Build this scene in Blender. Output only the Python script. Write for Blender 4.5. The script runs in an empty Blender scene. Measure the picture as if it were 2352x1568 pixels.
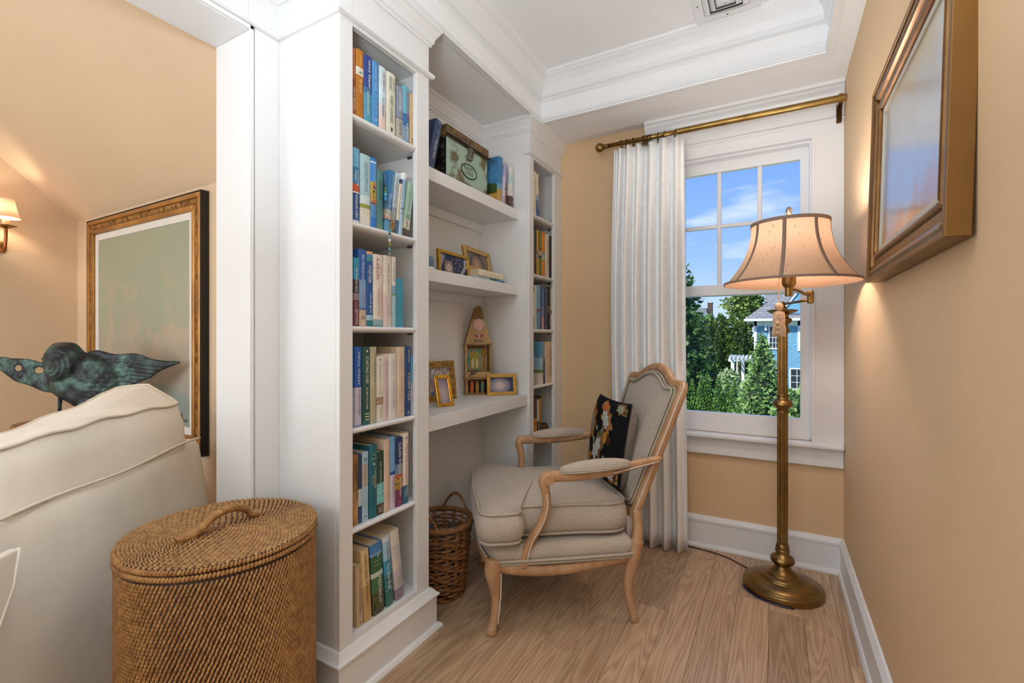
import bpy, bmesh, math, random
import numpy as np
from mathutils import Vector, Matrix
random.seed(7); np.random.seed(7)
scene = bpy.context.scene
COL = scene.collection
PI = math.pi

# ------------------------------------------------------------------ camera, world, lights, exposure
cam_d = bpy.data.cameras.new('camera'); cam = bpy.data.objects.new('camera', cam_d); COL.objects.link(cam)
cam.location = (0, 0, 1.18)
cam.rotation_euler = (PI/2, 0, 0.5118)
cam_d.sensor_width = 36; cam_d.lens = 1073/2352*36; cam_d.shift_y = -10.5/2352
cam_d.clip_start = 0.02; cam_d.clip_end = 400
scene.camera = cam
vs = scene.view_settings
vs.view_transform = 'Standard'; vs.look = 'None'; vs.exposure = 0.30; vs.gamma = 1.0; vs.use_curve_mapping = False

def build_world():
    w = bpy.data.worlds.new('sky'); scene.world = w; w.use_nodes = True
    nt = w.node_tree; nt.nodes.clear(); N = nt.nodes.new; L = nt.links.new
    out = N('ShaderNodeOutputWorld'); bg = N('ShaderNodeBackground'); bg.inputs['Strength'].default_value = 1.0
    tc = N('ShaderNodeTexCoord'); sep = N('ShaderNodeSeparateXYZ'); L(tc.outputs['Generated'], sep.inputs[0])
    ramp = N('ShaderNodeValToRGB'); e = ramp.color_ramp.elements
    e[0].position = 0.0; e[0].color = (0.62, 0.74, 0.95, 1)
    e[1].position = 0.42; e[1].color = (0.13, 0.30, 0.86, 1)
    m = ramp.color_ramp.elements.new(0.16); m.color = (0.30, 0.50, 0.93, 1)
    L(sep.outputs['Z'], ramp.inputs[0])
    mp = N('ShaderNodeMapping'); mp.inputs['Scale'].default_value = (2.2, 2.2, 9.0); L(tc.outputs['Generated'], mp.inputs[0])
    nz = N('ShaderNodeTexNoise'); nz.inputs['Scale'].default_value = 2.1; nz.inputs['Detail'].default_value = 6; L(mp.outputs[0], nz.inputs['Vector'])
    r2 = N('ShaderNodeValToRGB'); r2.color_ramp.elements[0].position = 0.60; r2.color_ramp.elements[1].position = 0.80
    r2.color_ramp.elements[1].color = (0.75, 0.75, 0.75, 1); L(nz.outputs['Fac'], r2.inputs[0])
    mix = N('ShaderNodeMixRGB'); mix.inputs[2].default_value = (0.85, 0.89, 0.97, 1)
    L(r2.outputs[0], mix.inputs[0]); L(ramp.outputs[0], mix.inputs[1]); L(mix.outputs[0], bg.inputs[0]); L(bg.outputs[0], out.inputs[0])
build_world()

def sun(rot, strength, angle, color):
    d = bpy.data.lights.new('sun', 'SUN'); d.energy = strength; d.angle = angle; d.color = color
    o = bpy.data.objects.new('sun', d); o.rotation_euler = rot; COL.objects.link(o)
sun((math.radians(48), 0, math.radians(-38)), 4.6, 0.01, (1, 0.95, 0.86))

def area(name, loc, target, sx, sy, power, color=(1, 1, 1)):
    d = bpy.data.lights.new(name, 'AREA'); d.shape = 'RECTANGLE'; d.size = sx; d.size_y = sy; d.energy = power; d.color = color
    o = bpy.data.objects.new(name, d); COL.objects.link(o); o.location = loc
    o.rotation_euler = (Vector(target)-Vector(loc)).to_track_quat('-Z', 'Y').to_euler()
    return o
# added soft fill in front of the closed wall behind the camera
area('near_wall_fill', (-0.45, -1.72, 1.35), (-0.45, 2.8, 1.35), 1.5, 2.2, 12, (0.80, 0.91, 1.0))
# added fill with no fixture behind the camera, bounced off the tray ceiling
area('ceiling_bounce_fill', (-0.30, -0.30, 1.55), (-0.30, -0.22, 2.69), 0.45, 0.45, 36, (0.80, 0.91, 1.0))
area('next_room_fill', (-3.0, -1.72, 1.45), (-2.6, 1.3, 1.2), 1.8, 1.7, 38, (0.86, 0.94, 1.0))  # added fill that brightens the next room, no window modelled for it

# ------------------------------------------------------------------ helpers
def lin(c):
    if isinstance(c, str):
        c = c.lstrip('#'); c = [int(c[i:i+2], 16)/255 for i in (0, 2, 4)]
    elif max(c) > 1.0: c = [v/255 for v in c]
    return tuple((v/12.92 if v <= 0.04045 else ((v+0.055)/1.055)**2.4) for v in c) + (1,)

MATS = {}
def mat(name, color, rough=0.5, metal=0.0, var=0.08, vscale=8.0, bump=0.0, bscale=60.0, spec=0.5, stretch=(1, 1, 1), color2=None, lo=0.35, hi=0.65, coat=0.0, sheen=0.0, detail=4.0):
    if name in MATS: return MATS[name]
    m = bpy.data.materials.new(name); m.use_nodes = True; MATS[name] = m
    nt = m.node_tree; N = nt.nodes.new; L = nt.links.new
    b = nt.nodes['Principled BSDF']
    b.inputs['Roughness'].default_value = rough; b.inputs['Metallic'].default_value = metal
    b.inputs['Specular IOR Level'].default_value = spec
    if coat: b.inputs['Coat Weight'].default_value = coat; b.inputs['Coat Roughness'].default_value = 0.08
    if sheen: b.inputs['Sheen Weight'].default_value = sheen
    c = lin(color)
    tc = N('ShaderNodeTexCoord'); mp = N('ShaderNodeMapping'); mp.inputs['Scale'].default_value = stretch
    L(tc.outputs['Object'], mp.inputs[0])
    nz = N('ShaderNodeTexNoise'); nz.inputs['Scale'].default_value = vscale; nz.inputs['Detail'].default_value = detail
    L(mp.outputs[0], nz.inputs['Vector'])
    rp = N('ShaderNodeValToRGB'); rp.color_ramp.elements[0].position = lo; rp.color_ramp.elements[1].position = hi
    if color2 is None:
        rp.color_ramp.elements[0].color = tuple(v*(1-var) for v in c[:3])+(1,)
        rp.color_ramp.elements[1].color = tuple(min(1, v*(1+var)) for v in c[:3])+(1,)
    else:
        rp.color_ramp.elements[0].color = c; rp.color_ramp.elements[1].color = lin(color2)
    L(nz.outputs['Fac'], rp.inputs[0]); L(rp.outputs[0], b.inputs['Base Color'])
    if bump:
        n2 = N('ShaderNodeTexNoise'); n2.inputs['Scale'].default_value = bscale; n2.inputs['Detail'].default_value = 3
        L(mp.outputs[0], n2.inputs['Vector'])
        bp = N('ShaderNodeBump'); bp.inputs['Strength'].default_value = bump; bp.inputs['Distance'].default_value = 0.01
        L(n2.outputs['Fac'], bp.inputs['Height']); L(bp.outputs[0], b.inputs['Normal'])
    return m

class MB:
    """collects shapes into one mesh"""
    def __init__(s): s.v = []; s.f = []; s.mi = []
    def add(s, verts, faces, m=0):
        o = len(s.v); s.v.extend([tuple(v) for v in verts]); s.f.extend([tuple(i+o for i in f) for f in faces]); s.mi.extend([m]*len(faces)); return s
    def box(s, x0, x1, y0, y1, z0, z1, m=0):
        x0, x1 = sorted((x0, x1)); y0, y1 = sorted((y0, y1)); z0, z1 = sorted((z0, z1))
        return s.add([(x0,y0,z0),(x1,y0,z0),(x1,y1,z0),(x0,y1,z0),(x0,y0,z1),(x1,y0,z1),(x1,y1,z1),(x0,y1,z1)],
              [(0,3,2,1),(4,5,6,7),(0,1,5,4),(1,2,6,5),(2,3,7,6),(3,0,4,7)], m)
    def lathe(s, prof, n=32, c=(0,0,0), m=0, axis='z'):
        V = []; F = []
        for r, z in prof:
            for k in range(n):
                a = 2*PI*k/n; x, y = r*math.cos(a), r*math.sin(a)
                V.append((c[0]+x, c[1]+y, c[2]+z) if axis == 'z' else ((c[0]+z, c[1]+x, c[2]+y) if axis == 'x' else (c[0]+x, c[1]+z, c[2]+y)))
        for i in range(len(prof)-1):
            for k in range(n):
                F.append((i*n+k, i*n+(k+1) % n, (i+1)*n+(k+1) % n, (i+1)*n+k))
        F.append(tuple(reversed(range(n)))); F.append(tuple(range((len(prof)-1)*n, len(prof)*n)))
        return s.add(V, F, m)
    def sweep(s, path, prof, scales=None, up=(0,0,1), closed=False, m=0, caps=True, fixed=False):
        """sweep 2D profile (side, up) along path; frames follow 'up'"""
        P = [Vector(p) for p in path]; n = len(P); k = len(prof); V = []
        upv = Vector(up); prev = None
        for i, p in enumerate(P):
            if closed: t = (P[(i+1) % n]-P[i-1])
            else: t = P[min(i+1, n-1)]-P[max(i-1, 0)]
            t = t.normalized() if t.length > 1e-9 else Vector((0,0,1))
            if fixed or prev is None:
                a = upv
                if abs(t.dot(a)) > 0.98: a = Vector((1,0,0)) if abs(t.x) < 0.9 else Vector((0,1,0))
            else: a = prev
            side = t.cross(a).normalized(); u2 = side.cross(t).normalized(); prev = u2
            sc = scales[i] if scales else 1.0
            sx, sy = sc if isinstance(sc, (tuple, list)) else (sc, sc)
            for a1, b1 in prof: V.append(p+side*a1*sx+u2*b1*sy)
        F = []
        for i in range(n if closed else n-1):
            j = (i+1) % n
            for q in range(k):
                F.append((i*k+q, i*k+(q+1) % k, j*k+(q+1) % k, j*k+q))
        if caps and not closed: F.append(tuple(reversed(range(k)))); F.append(tuple((n-1)*k+q for q in range(k)))
        return s.add(V, F, m)
    def tube(s, path, r, n=8, closed=False, m=0, up=(0,0,1)):
        prof = [(math.cos(2*PI*q/n), math.sin(2*PI*q/n)) for q in range(n)]
        sc = [r]*len(path) if not isinstance(r, (list, tuple)) else list(r)
        return s.sweep(path, prof, sc, up, closed, m)
    def ball(s, c, r, n=12, m=0, rings=8):
        rx, ry, rz = r if isinstance(r, (tuple, list)) else (r, r, r)
        V = []; F = []
        for i in range(rings+1):
            ph = PI*i/rings
            for k in range(n):
                a = 2*PI*k/n; V.append((c[0]+rx*math.sin(ph)*math.cos(a), c[1]+ry*math.sin(ph)*math.sin(a), c[2]-rz*math.cos(ph)))
        for i in range(rings):
            for k in range(n): F.append((i*n+k, i*n+(k+1) % n, (i+1)*n+(k+1) % n, (i+1)*n+k))
        return s.add(V, F, m)
    def mold(s, path, prof, closed=False, m=0):
        """moulding: horizontal xy path with mitred corners; prof = closed polygon of (out, z); out is to the LEFT of travel"""
        P = [Vector((p[0], p[1])) for p in path]; n = len(P); k = len(prof); V = []
        for i in range(n):
            if closed or 0 < i < n-1:
                d1 = (P[i]-P[i-1]).normalized(); d2 = (P[(i+1) % n]-P[i]).normalized()
            elif i == 0: d1 = d2 = (P[1]-P[0]).normalized()
            else: d1 = d2 = (P[-1]-P[-2]).normalized()
            n1 = Vector((-d1.y, d1.x)); n2 = Vector((-d2.y, d2.x)); b = (n1+n2)
            b = b/max(0.2, (1+n1.dot(n2)))
            for o, z in prof: V.append((P[i].x+b.x*o, P[i].y+b.y*o, z))
        F = []
        for i in range(n if closed else n-1):
            j = (i+1) % n
            for q in range(k): F.append((i*k+q, j*k+q, j*k+(q+1) % k, i*k+(q+1) % k))
        if not closed: F.append(tuple(range(k))); F.append(tuple(reversed([(n-1)*k+q for q in range(k)])))
        return s.add(V, F, m)
    def prism(s, poly, z0, z1, m=0, plane='xy'):
        """extruded polygon; plane xy: (x,y)->z ; xz: (x,z)->y ; yz: (y,z)->x"""
        n = len(poly)
        def q(a, b, c): return (a, b, c) if plane == 'xy' else ((a, c, b) if plane == 'xz' else (c, a, b))
        V = [q(a, b, z0) for a, b in poly]+[q(a, b, z1) for a, b in poly]
        F = [tuple(reversed(range(n))), tuple(range(n, 2*n))]+[(i, (i+1) % n, n+(i+1) % n, n+i) for i in range(n)]
        return s.add(V, F, m)
    def shift(s, d): s.v = [(a+d[0], b+d[1], c+d[2]) for a, b, c in s.v]; return s

def mk(name, mb, m, parent=None, smooth=False, bevel=0.0, world=True, kind=None, seg=2, autos=None, recalc=True):
    """one mesh object from an MB; verts are in world space unless world=False (then local to parent)"""
    me = bpy.data.meshes.new(name)
    v = mb.v
    if world and parent is not None:
        wl = wloc(parent); v = [(a-wl.x, b-wl.y, c-wl.z) for a, b, c in v]
    me.from_pydata(v, [], mb.f)
    for mm in (m if isinstance(m, (list, tuple)) else [m]): me.materials.append(mm)
    if any(mb.mi): me.polygons.foreach_set('material_index', mb.mi)
    if recalc:
        bm = bmesh.new(); bm.from_mesh(me); bmesh.ops.recalc_face_normals(bm, faces=bm.faces); bm.to_mesh(me); bm.free()
    if smooth: me.polygons.foreach_set('use_smooth', [True]*len(me.polygons))
    o = bpy.data.objects.new(name, me); COL.objects.link(o)
    if parent is not None: o.parent = parent
    if bevel:
        b = o.modifiers.new('bevel', 'BEVEL'); b.width = bevel; b.segments = seg; b.limit_method = 'ANGLE'; b.angle_limit = math.radians(40)
    if autos:
        me.polygons.foreach_set('use_smooth', [True]*len(me.polygons))
        try: me.set_sharp_from_angle(angle=math.radians(autos))
        except Exception: pass
    if kind: o['kind'] = kind
    return o
def wloc(o):
    p = Vector(o.location)
    while o.parent is not None: o = o.parent; p = p+Vector(o.location)
    return p
def thing(name, label, cat, loc=(0,0,0), rotz=0.0, group=None, rot=None):
    o = bpy.data.objects.new(name, None); COL.objects.link(o); o.location = loc; o.empty_display_size = 0.1
    o.rotation_euler = rot if rot else (0, 0, rotz)
    o['label'] = label; o['category'] = cat
    if group: o['group'] = group
    return o
def tag(o, label, cat, group=None):
    o['label'] = label; o['category'] = cat
    if group: o['group'] = group
    return o
def struct(name, mb, m, parent=None, **k):
    o = mk(name, mb, m, parent, **k)
    if parent is None: o['kind'] = 'structure'
    return o

def text_mesh(body, shear=0.0, bold=0.0, font_scale=1.0):
    cu = bpy.data.curves.new('txt', 'FONT'); cu.body = body; cu.size = 1.0; cu.shear = shear; cu.offset = bold
    cu.resolution_u = 2
    ob = bpy.data.objects.new('txt', cu); COL.objects.link(ob)
    dg = bpy.context.evaluated_depsgraph_get(); ev = ob.evaluated_get(dg)
    me = bpy.data.meshes.new_from_object(ev)
    bpy.data.objects.remove(ob); bpy.data.curves.remove(cu)
    return me
def lettering(parent, body, origin, ex, ey, length, height, m, shear=0.0, bold=0.0, thick=0.0):
    """flat print: text box starts at origin, runs along ex for 'length', cap height 'height' along ey; local to parent"""
    me = text_mesh(body, shear, bold)
    co = np.empty(len(me.vertices)*3); me.vertices.foreach_get('co', co); co = co.reshape(-1, 3)
    if len(co) == 0: return None
    mn, mx = co.min(0), co.max(0); sz = np.maximum(mx-mn, 1e-6)
    ex = np.array(ex, float); ey = np.array(ey, float); o3 = np.array(origin, float)
    u = (co[:, 0]-mn[0])/sz[0]*length; v = ((co[:, 1]-mn[1])/sz[1]-0.5)*height
    out = o3+u[:, None]*ex+v[:, None]*ey
    me.vertices.foreach_set('co', out.ravel()); me.materials.clear(); me.materials.append(m); me.update()
    me.name = 'lettering'
    o = bpy.data.objects.new('lettering', me); COL.objects.link(o); o.parent = parent
    return o
def smoothpts(pts, n=6, closed=False):
    """Catmull-Rom through points (any dimension)"""
    P = [np.array(p, float) for p in pts]; out = []; N = len(P)
    rng = range(N if closed else N-1)
    for i in rng:
        p0 = P[i-1] if (i > 0 or closed) else P[0]; p1 = P[i]; p2 = P[(i+1) % N]; p3 = P[(i+2) % N] if (closed or i+2 < N) else P[-1]
        for k in range(n):
            t = k/n; out.append(0.5*((2*p1)+(-p0+p2)*t+(2*p0-5*p1+4*p2-p3)*t*t+(-p0+3*p1-3*p2+p3)*t**3))
    if not closed: out.append(P[-1])
    return [tuple(p) for p in out]

# ------------------------------------------------------------------ shared materials
WHITE = mat('white_paint', (230, 231, 233), 0.38, var=0.012, vscale=3, bump=0.012, bscale=40)
CEIL = mat('ceiling_paint', (238, 239, 241), 0.75, var=0.012, vscale=3, bump=0.02, bscale=90)
TAN = mat('tan_wall_paint', (218, 187, 147), 0.62, var=0.02, vscale=2.2, bump=0.03, bscale=120)
TAN2 = mat('pale_tan_wall_paint', (220, 195, 164), 0.62, var=0.02, vscale=2.2, bump=0.03, bscale=120)
BRASS = mat('antique_brass', (150, 120, 68), 0.32, 1.0, var=0.22, vscale=14, bump=0.02, bscale=80)
LBR = mat('lamp_brass', (142, 114, 70), 0.33, 1.0, var=0.2, vscale=14, bump=0.02, bscale=80)
BRASSD = mat('dark_brass', (92, 64, 34), 0.36, 1.0, var=0.3, vscale=20)
GOLD = mat('gold_leaf_frame', (196, 146, 64), 0.32, 0.85, var=0.25, vscale=30, bump=0.05, bscale=120)
BLACK = mat('black_paint', (18, 17, 17), 0.45, var=0.2, vscale=12)
CREAM = mat('cream_paper', (226, 214, 190), 0.8, var=0.06, vscale=60, stretch=(1, 1, 1))

# ------------------------------------------------------------------ the shell
def oak_mat():
    m = bpy.data.materials.new('oak_floor'); m.use_nodes = True; nt = m.node_tree; N = nt.nodes.new; L = nt.links.new
    b = nt.nodes['Principled BSDF']; b.inputs['Roughness'].default_value = 0.30; b.inputs['Specular IOR Level'].default_value = 0.5
    tc = N('ShaderNodeTexCoord'); oi = N('ShaderNodeObjectInfo')
    mu = N('ShaderNodeVectorMath'); mu.operation = 'SCALE'; mu.inputs[0].default_value = (37, 53, 17); L(oi.outputs['Random'], mu.inputs['Scale'])
    ad = N('ShaderNodeVectorMath'); ad.operation = 'ADD'; L(tc.outputs['Object'], ad.inputs[0]); L(mu.outputs[0], ad.inputs[1])
    mp = N('ShaderNodeMapping'); mp.inputs['Scale'].default_value = (11, 0.9, 4); L(ad.outputs[0], mp.inputs[0])
    n1 = N('ShaderNodeTexNoise'); n1.inputs['Scale'].default_value = 1.0; n1.inputs['Detail'].default_value = 1.5; n1.inputs['Distortion'].default_value = 0.3; L(mp.outputs[0], n1.inputs['Vector'])
    ml = N('ShaderNodeMath'); ml.operation = 'MULTIPLY'; ml.inputs[1].default_value = 17.0; L(n1.outputs['Fac'], ml.inputs[0])
    fr = N('ShaderNodeMath'); fr.operation = 'PINGPONG'; fr.inputs[1].default_value = 0.5; L(ml.outputs[0], fr.inputs[0])
    mp2 = N('ShaderNodeMapping'); mp2.inputs['Scale'].default_value = (260, 7, 30); L(ad.outputs[0], mp2.inputs[0])
    n2 = N('ShaderNodeTexNoise'); n2.inputs['Scale'].default_value = 1.0; n2.inputs['Detail'].default_value = 3; L(mp2.outputs[0], n2.inputs['Vector'])
    a2 = N('ShaderNodeMath'); a2.operation = 'MULTIPLY_ADD'; a2.inputs[1].default_value = 0.75; L(fr.outputs[0], a2.inputs[0])
    m3 = N('ShaderNodeMath'); m3.operation = 'MULTIPLY'; m3.inputs[1].default_value = 0.6; L(n2.outputs['Fac'], m3.inputs[0]); L(m3.outputs[0], a2.inputs[2])
    rp = N('ShaderNodeValToRGB'); e = rp.color_ramp.elements
    e[0].position = 0.12; e[0].color = lin((160, 126, 95)); e[1].position = 0.82; e[1].color = lin((218, 187, 154)); L(a2.outputs[0], rp.inputs[0])
    hs = N('ShaderNodeHueSaturation'); L(rp.outputs[0], hs.inputs['Color'])
    mr = N('ShaderNodeMapRange'); mr.inputs['To Min'].default_value = 0.74; mr.inputs['To Max'].default_value = 1.06; L(oi.outputs['Random'], mr.inputs['Value']); L(mr.outputs[0], hs.inputs['Value'])
    L(hs.outputs[0], b.inputs['Base Color'])
    bp = N('ShaderNodeBump'); bp.inputs['Strength'].default_value = 0.06; bp.inputs['Distance'].default_value = 0.004; L(a2.outputs[0], bp.inputs['Height']); L(bp.outputs[0], b.inputs['Normal'])
    return m
OAK = oak_mat()
floor = struct('floor', MB().box(-4.2, -1.55, -1.9, 3.0, -0.1, 0).box(-1.55, 0.45, -1.9, 0.35, -0.1, 0).box(-1.55, 0.45, 0.35, 3.0, -0.1, -0.013), mat('oak_subfloor', (176, 136, 100), 0.5, var=0.1, stretch=(12, 1, 1)))
PW = 0.1275
x = -1.55; k = 0
while x < 0.30:
    y = 0.35 - random.uniform(0, 0.9); xe = min(x+PW, 0.305)
    while y < 2.84:
        ln = random.uniform(0.7, 1.5); a, bb = max(y, 0.35), min(y+ln, 2.845)
        if bb-a > 0.05:
            cx, cy = (x+xe)/2, (a+bb)/2
            o = mk('plank', MB().box(-(xe-x)/2+0.0004, (xe-x)/2-0.0004, -(bb-a)/2+0.0004, (bb-a)/2-0.0004, -0.013, 0), OAK, floor, world=False, bevel=0.0012, seg=1)
            o.location = (cx, cy, 0)
        y += ln
    x += PW

XR, YW = 0.30, 2.83
struct('wall_right', MB().box(XR, XR+0.12, -1.9, YW+0.12, 0, 2.8), TAN)
WX0, WX1, WZ0, WZ1 = -0.515, 0.171, 0.648, 2.19
struct('wall_far', MB().box(-1.6, WX0, YW, YW+0.13, 0, 2.8).box(WX1, XR+0.05, YW, YW+0.13, 0, 2.8).box(WX0, WX1, YW, YW+0.13, 0, WZ0).box(WX0, WX1, YW, YW+0.13, WZ1, 2.8), TAN)
struct('wall_left', MB().box(-1.728, -1.533, 0.931, 1.05, 0, 2.9).box(-1.728, -1.57, 1.05, 3.0, 0, 2.9).box(-1.728, -1.533, -1.9, 0.931, 2.205, 2.9), WHITE, bevel=0.003)
struct('wall_near', MB().box(-4.2, 0.45, -2.0, -1.88, 0, 3.6), TAN2)
struct('wall_next_room_far', MB().box(-4.2, -1.728, 1.30, 1.42, 0, 2.1), TAN2)
struct('wall_next_room_left', MB().box(-4.18, -4.06, -1.9, 1.42, 0, 3.6), TAN2)
KS = 0.883
sl = MB(); yb = -0.25
zt = 1.945+KS*(1.30-yb)
sl.add([(-4.2, 1.42, 1.945-KS*0.12), (-1.70, 1.42, 1.945-KS*0.12), (-1.70, yb, zt), (-4.2, yb, zt), (-4.2, 1.42, 2.1-KS*0.12), (-1.70, 1.42, 2.1-KS*0.12), (-1.70, yb, zt+0.15), (-4.2, yb, zt+0.15)],
       [(0,1,2,3),(4,7,6,5),(0,4,5,1),(1,5,6,2),(2,6,7,3),(3,7,4,0)])
sl.box(-4.2, -1.70, -1.9, yb+0.02, zt, zt+0.15)
struct('ceiling_next_room', sl, TAN2)
TX0, TX1, TY1, TY0, ZS, ZC = -1.195, 0.208, 2.475, -1.5, 2.435, 2.69
struct('ceiling', MB().box(-1.75, 0.45, -1.95, 3.0, ZC, ZC+0.08).box(-1.60, TX0, -1.9, 2.95, ZS, ZC).box(TX1, 0.42, -1.9, 2.95, ZS, ZC).box(TX0, TX1, TY1, 2.95, ZS, ZC).box(TX0, TX1, -1.9, TY0, ZS, ZC), CEIL)
tp = [(TX0, TY0), (TX1, TY0), (TX1, TY1), (TX0, TY1)]
tm = MB()
tm.mold(tp, [(-0.02, 2.428), (0.010, 2.428), (0.012, 2.436), (0.007, 2.440), (0.013, 2.444), (0.013, 2.452), (0.004, 2.458), (-0.02, 2.458)], True)
tm.mold(tp, [(-0.01, 2.550), (0.005, 2.550), (0.011, 2.556), (0.011, 2.563), (0.005, 2.568), (0.005, 2.572), (0.014, 2.576), (0.017, 2.60), (0.028, 2.632), (0.048, 2.656), (0.066, 2.667), (0.066, 2.673), (0.076, 2.679), (0.080, 2.69), (-0.01, 2.69)], True)
struct('trim_1', tm, WHITE)
# crown that runs round the bookcases and over the cased opening
cp = [(-1.22, 2.83), (-1.22, 2.375), (-1.549, 2.375), (-1.549, 1.485), (-1.22, 1.485), (-1.22, 1.039), (-1.533, 1.039), (-1.533, -1.9)]
struct('trim_2', MB().mold(cp, [(-0.008, 2.352), (0.006, 2.352), (0.008, 2.362), (0.014, 2.366), (0.018, 2.385), (0.030, 2.404), (0.034, 2.412), (0.040, 2.416), (0.040, 2.436), (-0.008, 2.436)]), WHITE)
bead = [(-0.004, 2.224), (0.010, 2.224), (0.017, 2.229), (0.017, 2.240), (0.010, 2.246), (-0.004, 2.246)]
struct('trim_3', MB().mold([(-1.245, 1.485), (-1.22, 1.485), (-1.22, 1.039), (-1.533, 1.039), (-1.533, -1.9)], bead), WHITE)
struct('trim_4', MB().mold([(-1.22, 2.83), (-1.22, 2.375), (-1.245, 2.375)], bead), WHITE)
# casing of the opening to the next room
struct('trim_5', MB().box(-1.533, -1.524, 0.930, 0.944, 0, 2.222).box(-1.533, -1.524, -1.9, 0.944, 2.208, 2.222).box(-1.533, -1.529, 0.95, 1.039, 0, 2.224), WHITE, bevel=0.002)
bbp = [(-0.003, 0.0), (0.026, 0.0), (0.026, 0.008), (0.021, 0.020), (0.015, 0.024), (0.015, 0.140), (0.020, 0.144), (0.020, 0.156), (0.014, 0.166), (0.008, 0.176), (-0.003, 0.177)]
struct('baseboard_right', MB().mold([(XR, -1.9), (XR, YW)], bbp), WHITE)
struct('baseboard_far', MB().mold([(XR, YW), (-1.19, YW)], bbp), WHITE)

# ------------------------------------------------------------------ window
win = struct('window_1', MB()
    .box(WX1-0.002, XR-0.001, YW-0.024, YW+0.004, 0.645, 2.262).box(WX0-0.125, WX0+0.002, YW-0.024, YW+0.004, 0.645, 2.262)
    .box(WX0+0.002, WX1-0.002, YW-0.024, YW+0.004, 2.19, 2.262), WHITE, bevel=0.0)
mk('casing_bead', MB().box(WX1-0.006, WX1+0.008, YW-0.030, YW+0.004, 0.648, 2.20).box(WX0-0.008, WX0+0.006, YW-0.030, YW+0.004, 0.648, 2.20)
   .box(WX0+0.006, WX1-0.006, YW-0.030, YW+0.004, 2.186, 2.200), WHITE, win, bevel=0.0)
mk('head_frieze', MB().box(WX0-0.135, XR-0.001, YW-0.028, YW+0.003, 2.2625, 2.37), WHITE, win)
mk('head_cornice', MB().mold([(XR-0.001, YW), (WX0-0.150, YW), (WX0-0.150, YW+0.02)][:2], [(0, 2.355), (0.034, 2.355), (0.034, 2.362), (0.046, 2.372), (0.060, 2.400), (0.064, 2.414), (0.072, 2.418), (0.072, 2.436), (0, 2.436)])
   .mold([(XR-0.001, YW), (WX0-0.135, YW)], [(0, 2.247), (0.029, 2.247), (0.040, 2.253), (0.040, 2.261), (0.029, 2.269), (0, 2.269)]), WHITE, win)
mk('jamb', MB().box(WX0-0.001, WX0+0.014, YW+0.005, YW+0.131, 0.6625, WZ1-0.0145).box(WX1-0.014, WX1+0.001, YW+0.005, YW+0.131, 0.6625, WZ1-0.0145).box(WX0-0.001, WX1+0.001, YW+0.005, YW+0.131, WZ1-0.014, WZ1+0.001).box(WX0-0.001, WX1+0.001, YW+0.021, YW+0.15, 0.640, 0.662), WHITE, win)
mk('stool', MB().box(WX0-0.16, XR-0.001, YW-0.062, YW+0.02, 0.622, 0.648), WHITE, win, bevel=0.009, seg=3)
mk('apron', MB().box(WX0-0.13, XR-0.001, YW-0.024, YW+0.004, 0.528, 0.622), WHITE, win, bevel=0.004)
def glass_mat():
    m = bpy.data.materials.new('window_glass'); m.use_nodes = True; nt = m.node_tree; nt.nodes.clear(); N = nt.nodes.new; L = nt.links.new
    out = N('ShaderNodeOutputMaterial'); tr = N('ShaderNodeBsdfTransparent'); tr.inputs[0].default_value = (0.97, 0.985, 0.98, 1)
    gl = N('ShaderNodeBsdfGlossy'); gl.inputs['Roughness'].default_value = 0.02; fz = N('ShaderNodeFresnel'); fz.inputs[0].default_value = 1.3
    mx = N('ShaderNodeMixShader'); ml = N('ShaderNodeMath'); ml.operation = 'MULTIPLY'; ml.inputs[1].default_value = 0.12; L(fz.outputs[0], ml.inputs[0]); L(ml.outputs[0], mx.inputs[0]); L(tr.outputs[0], mx.inputs[1]); L(gl.outputs[0], mx.inputs[2]); L(mx.outputs[0], out.inputs[0])
    return m
GLASS = glass_mat()
def sash(name, z0, z1, y0, top, bot, muntx, muntz):
    x0, x1 = WX0+0.014, WX1-0.010; st = 0.043
    o = mk(name, MB().box(x0, x0+st, y0, y0+0.034, z0, z1).box(x1-st, x1, y0, y0+0.034, z0, z1).box(x0+st, x1-st, y0+0.0005, y0+0.0335, z0, z0+bot).box(x0+st, x1-st, y0+0.0005, y0+0.0335, z1-top, z1), WHITE, win)
    gx = [x0+st]+[v for v in muntx]+[x1-st]; gz = [z0+bot]+muntz+[z1-top]
    for v in muntx: mk('muntin', MB().box(v-0.011, v+0.011, y0+0.004, y0+0.028, z0+bot, z1-top), WHITE, o, bevel=0.004)
    for v in muntz: mk('muntin', MB().box(x0+st, x1-st, y0+0.005, y0+0.027, v-0.011, v+0.011), WHITE, o, bevel=0.004)
    for i in range(len(gx)-1):
        for j in range(len(gz)-1):
            mk('pane', MB().box(gx[i], gx[i+1], y0+0.015, y0+0.018, gz[j], gz[j+1]), GLASS, o)
sash('sash', 0.662, 1.472, YW+0.024, 0.058, 0.092, [], [])
sash('sash', 1.412, 2.176, YW+0.060, 0.060, 0.058, [-0.274, -0.070], [1.81])

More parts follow.
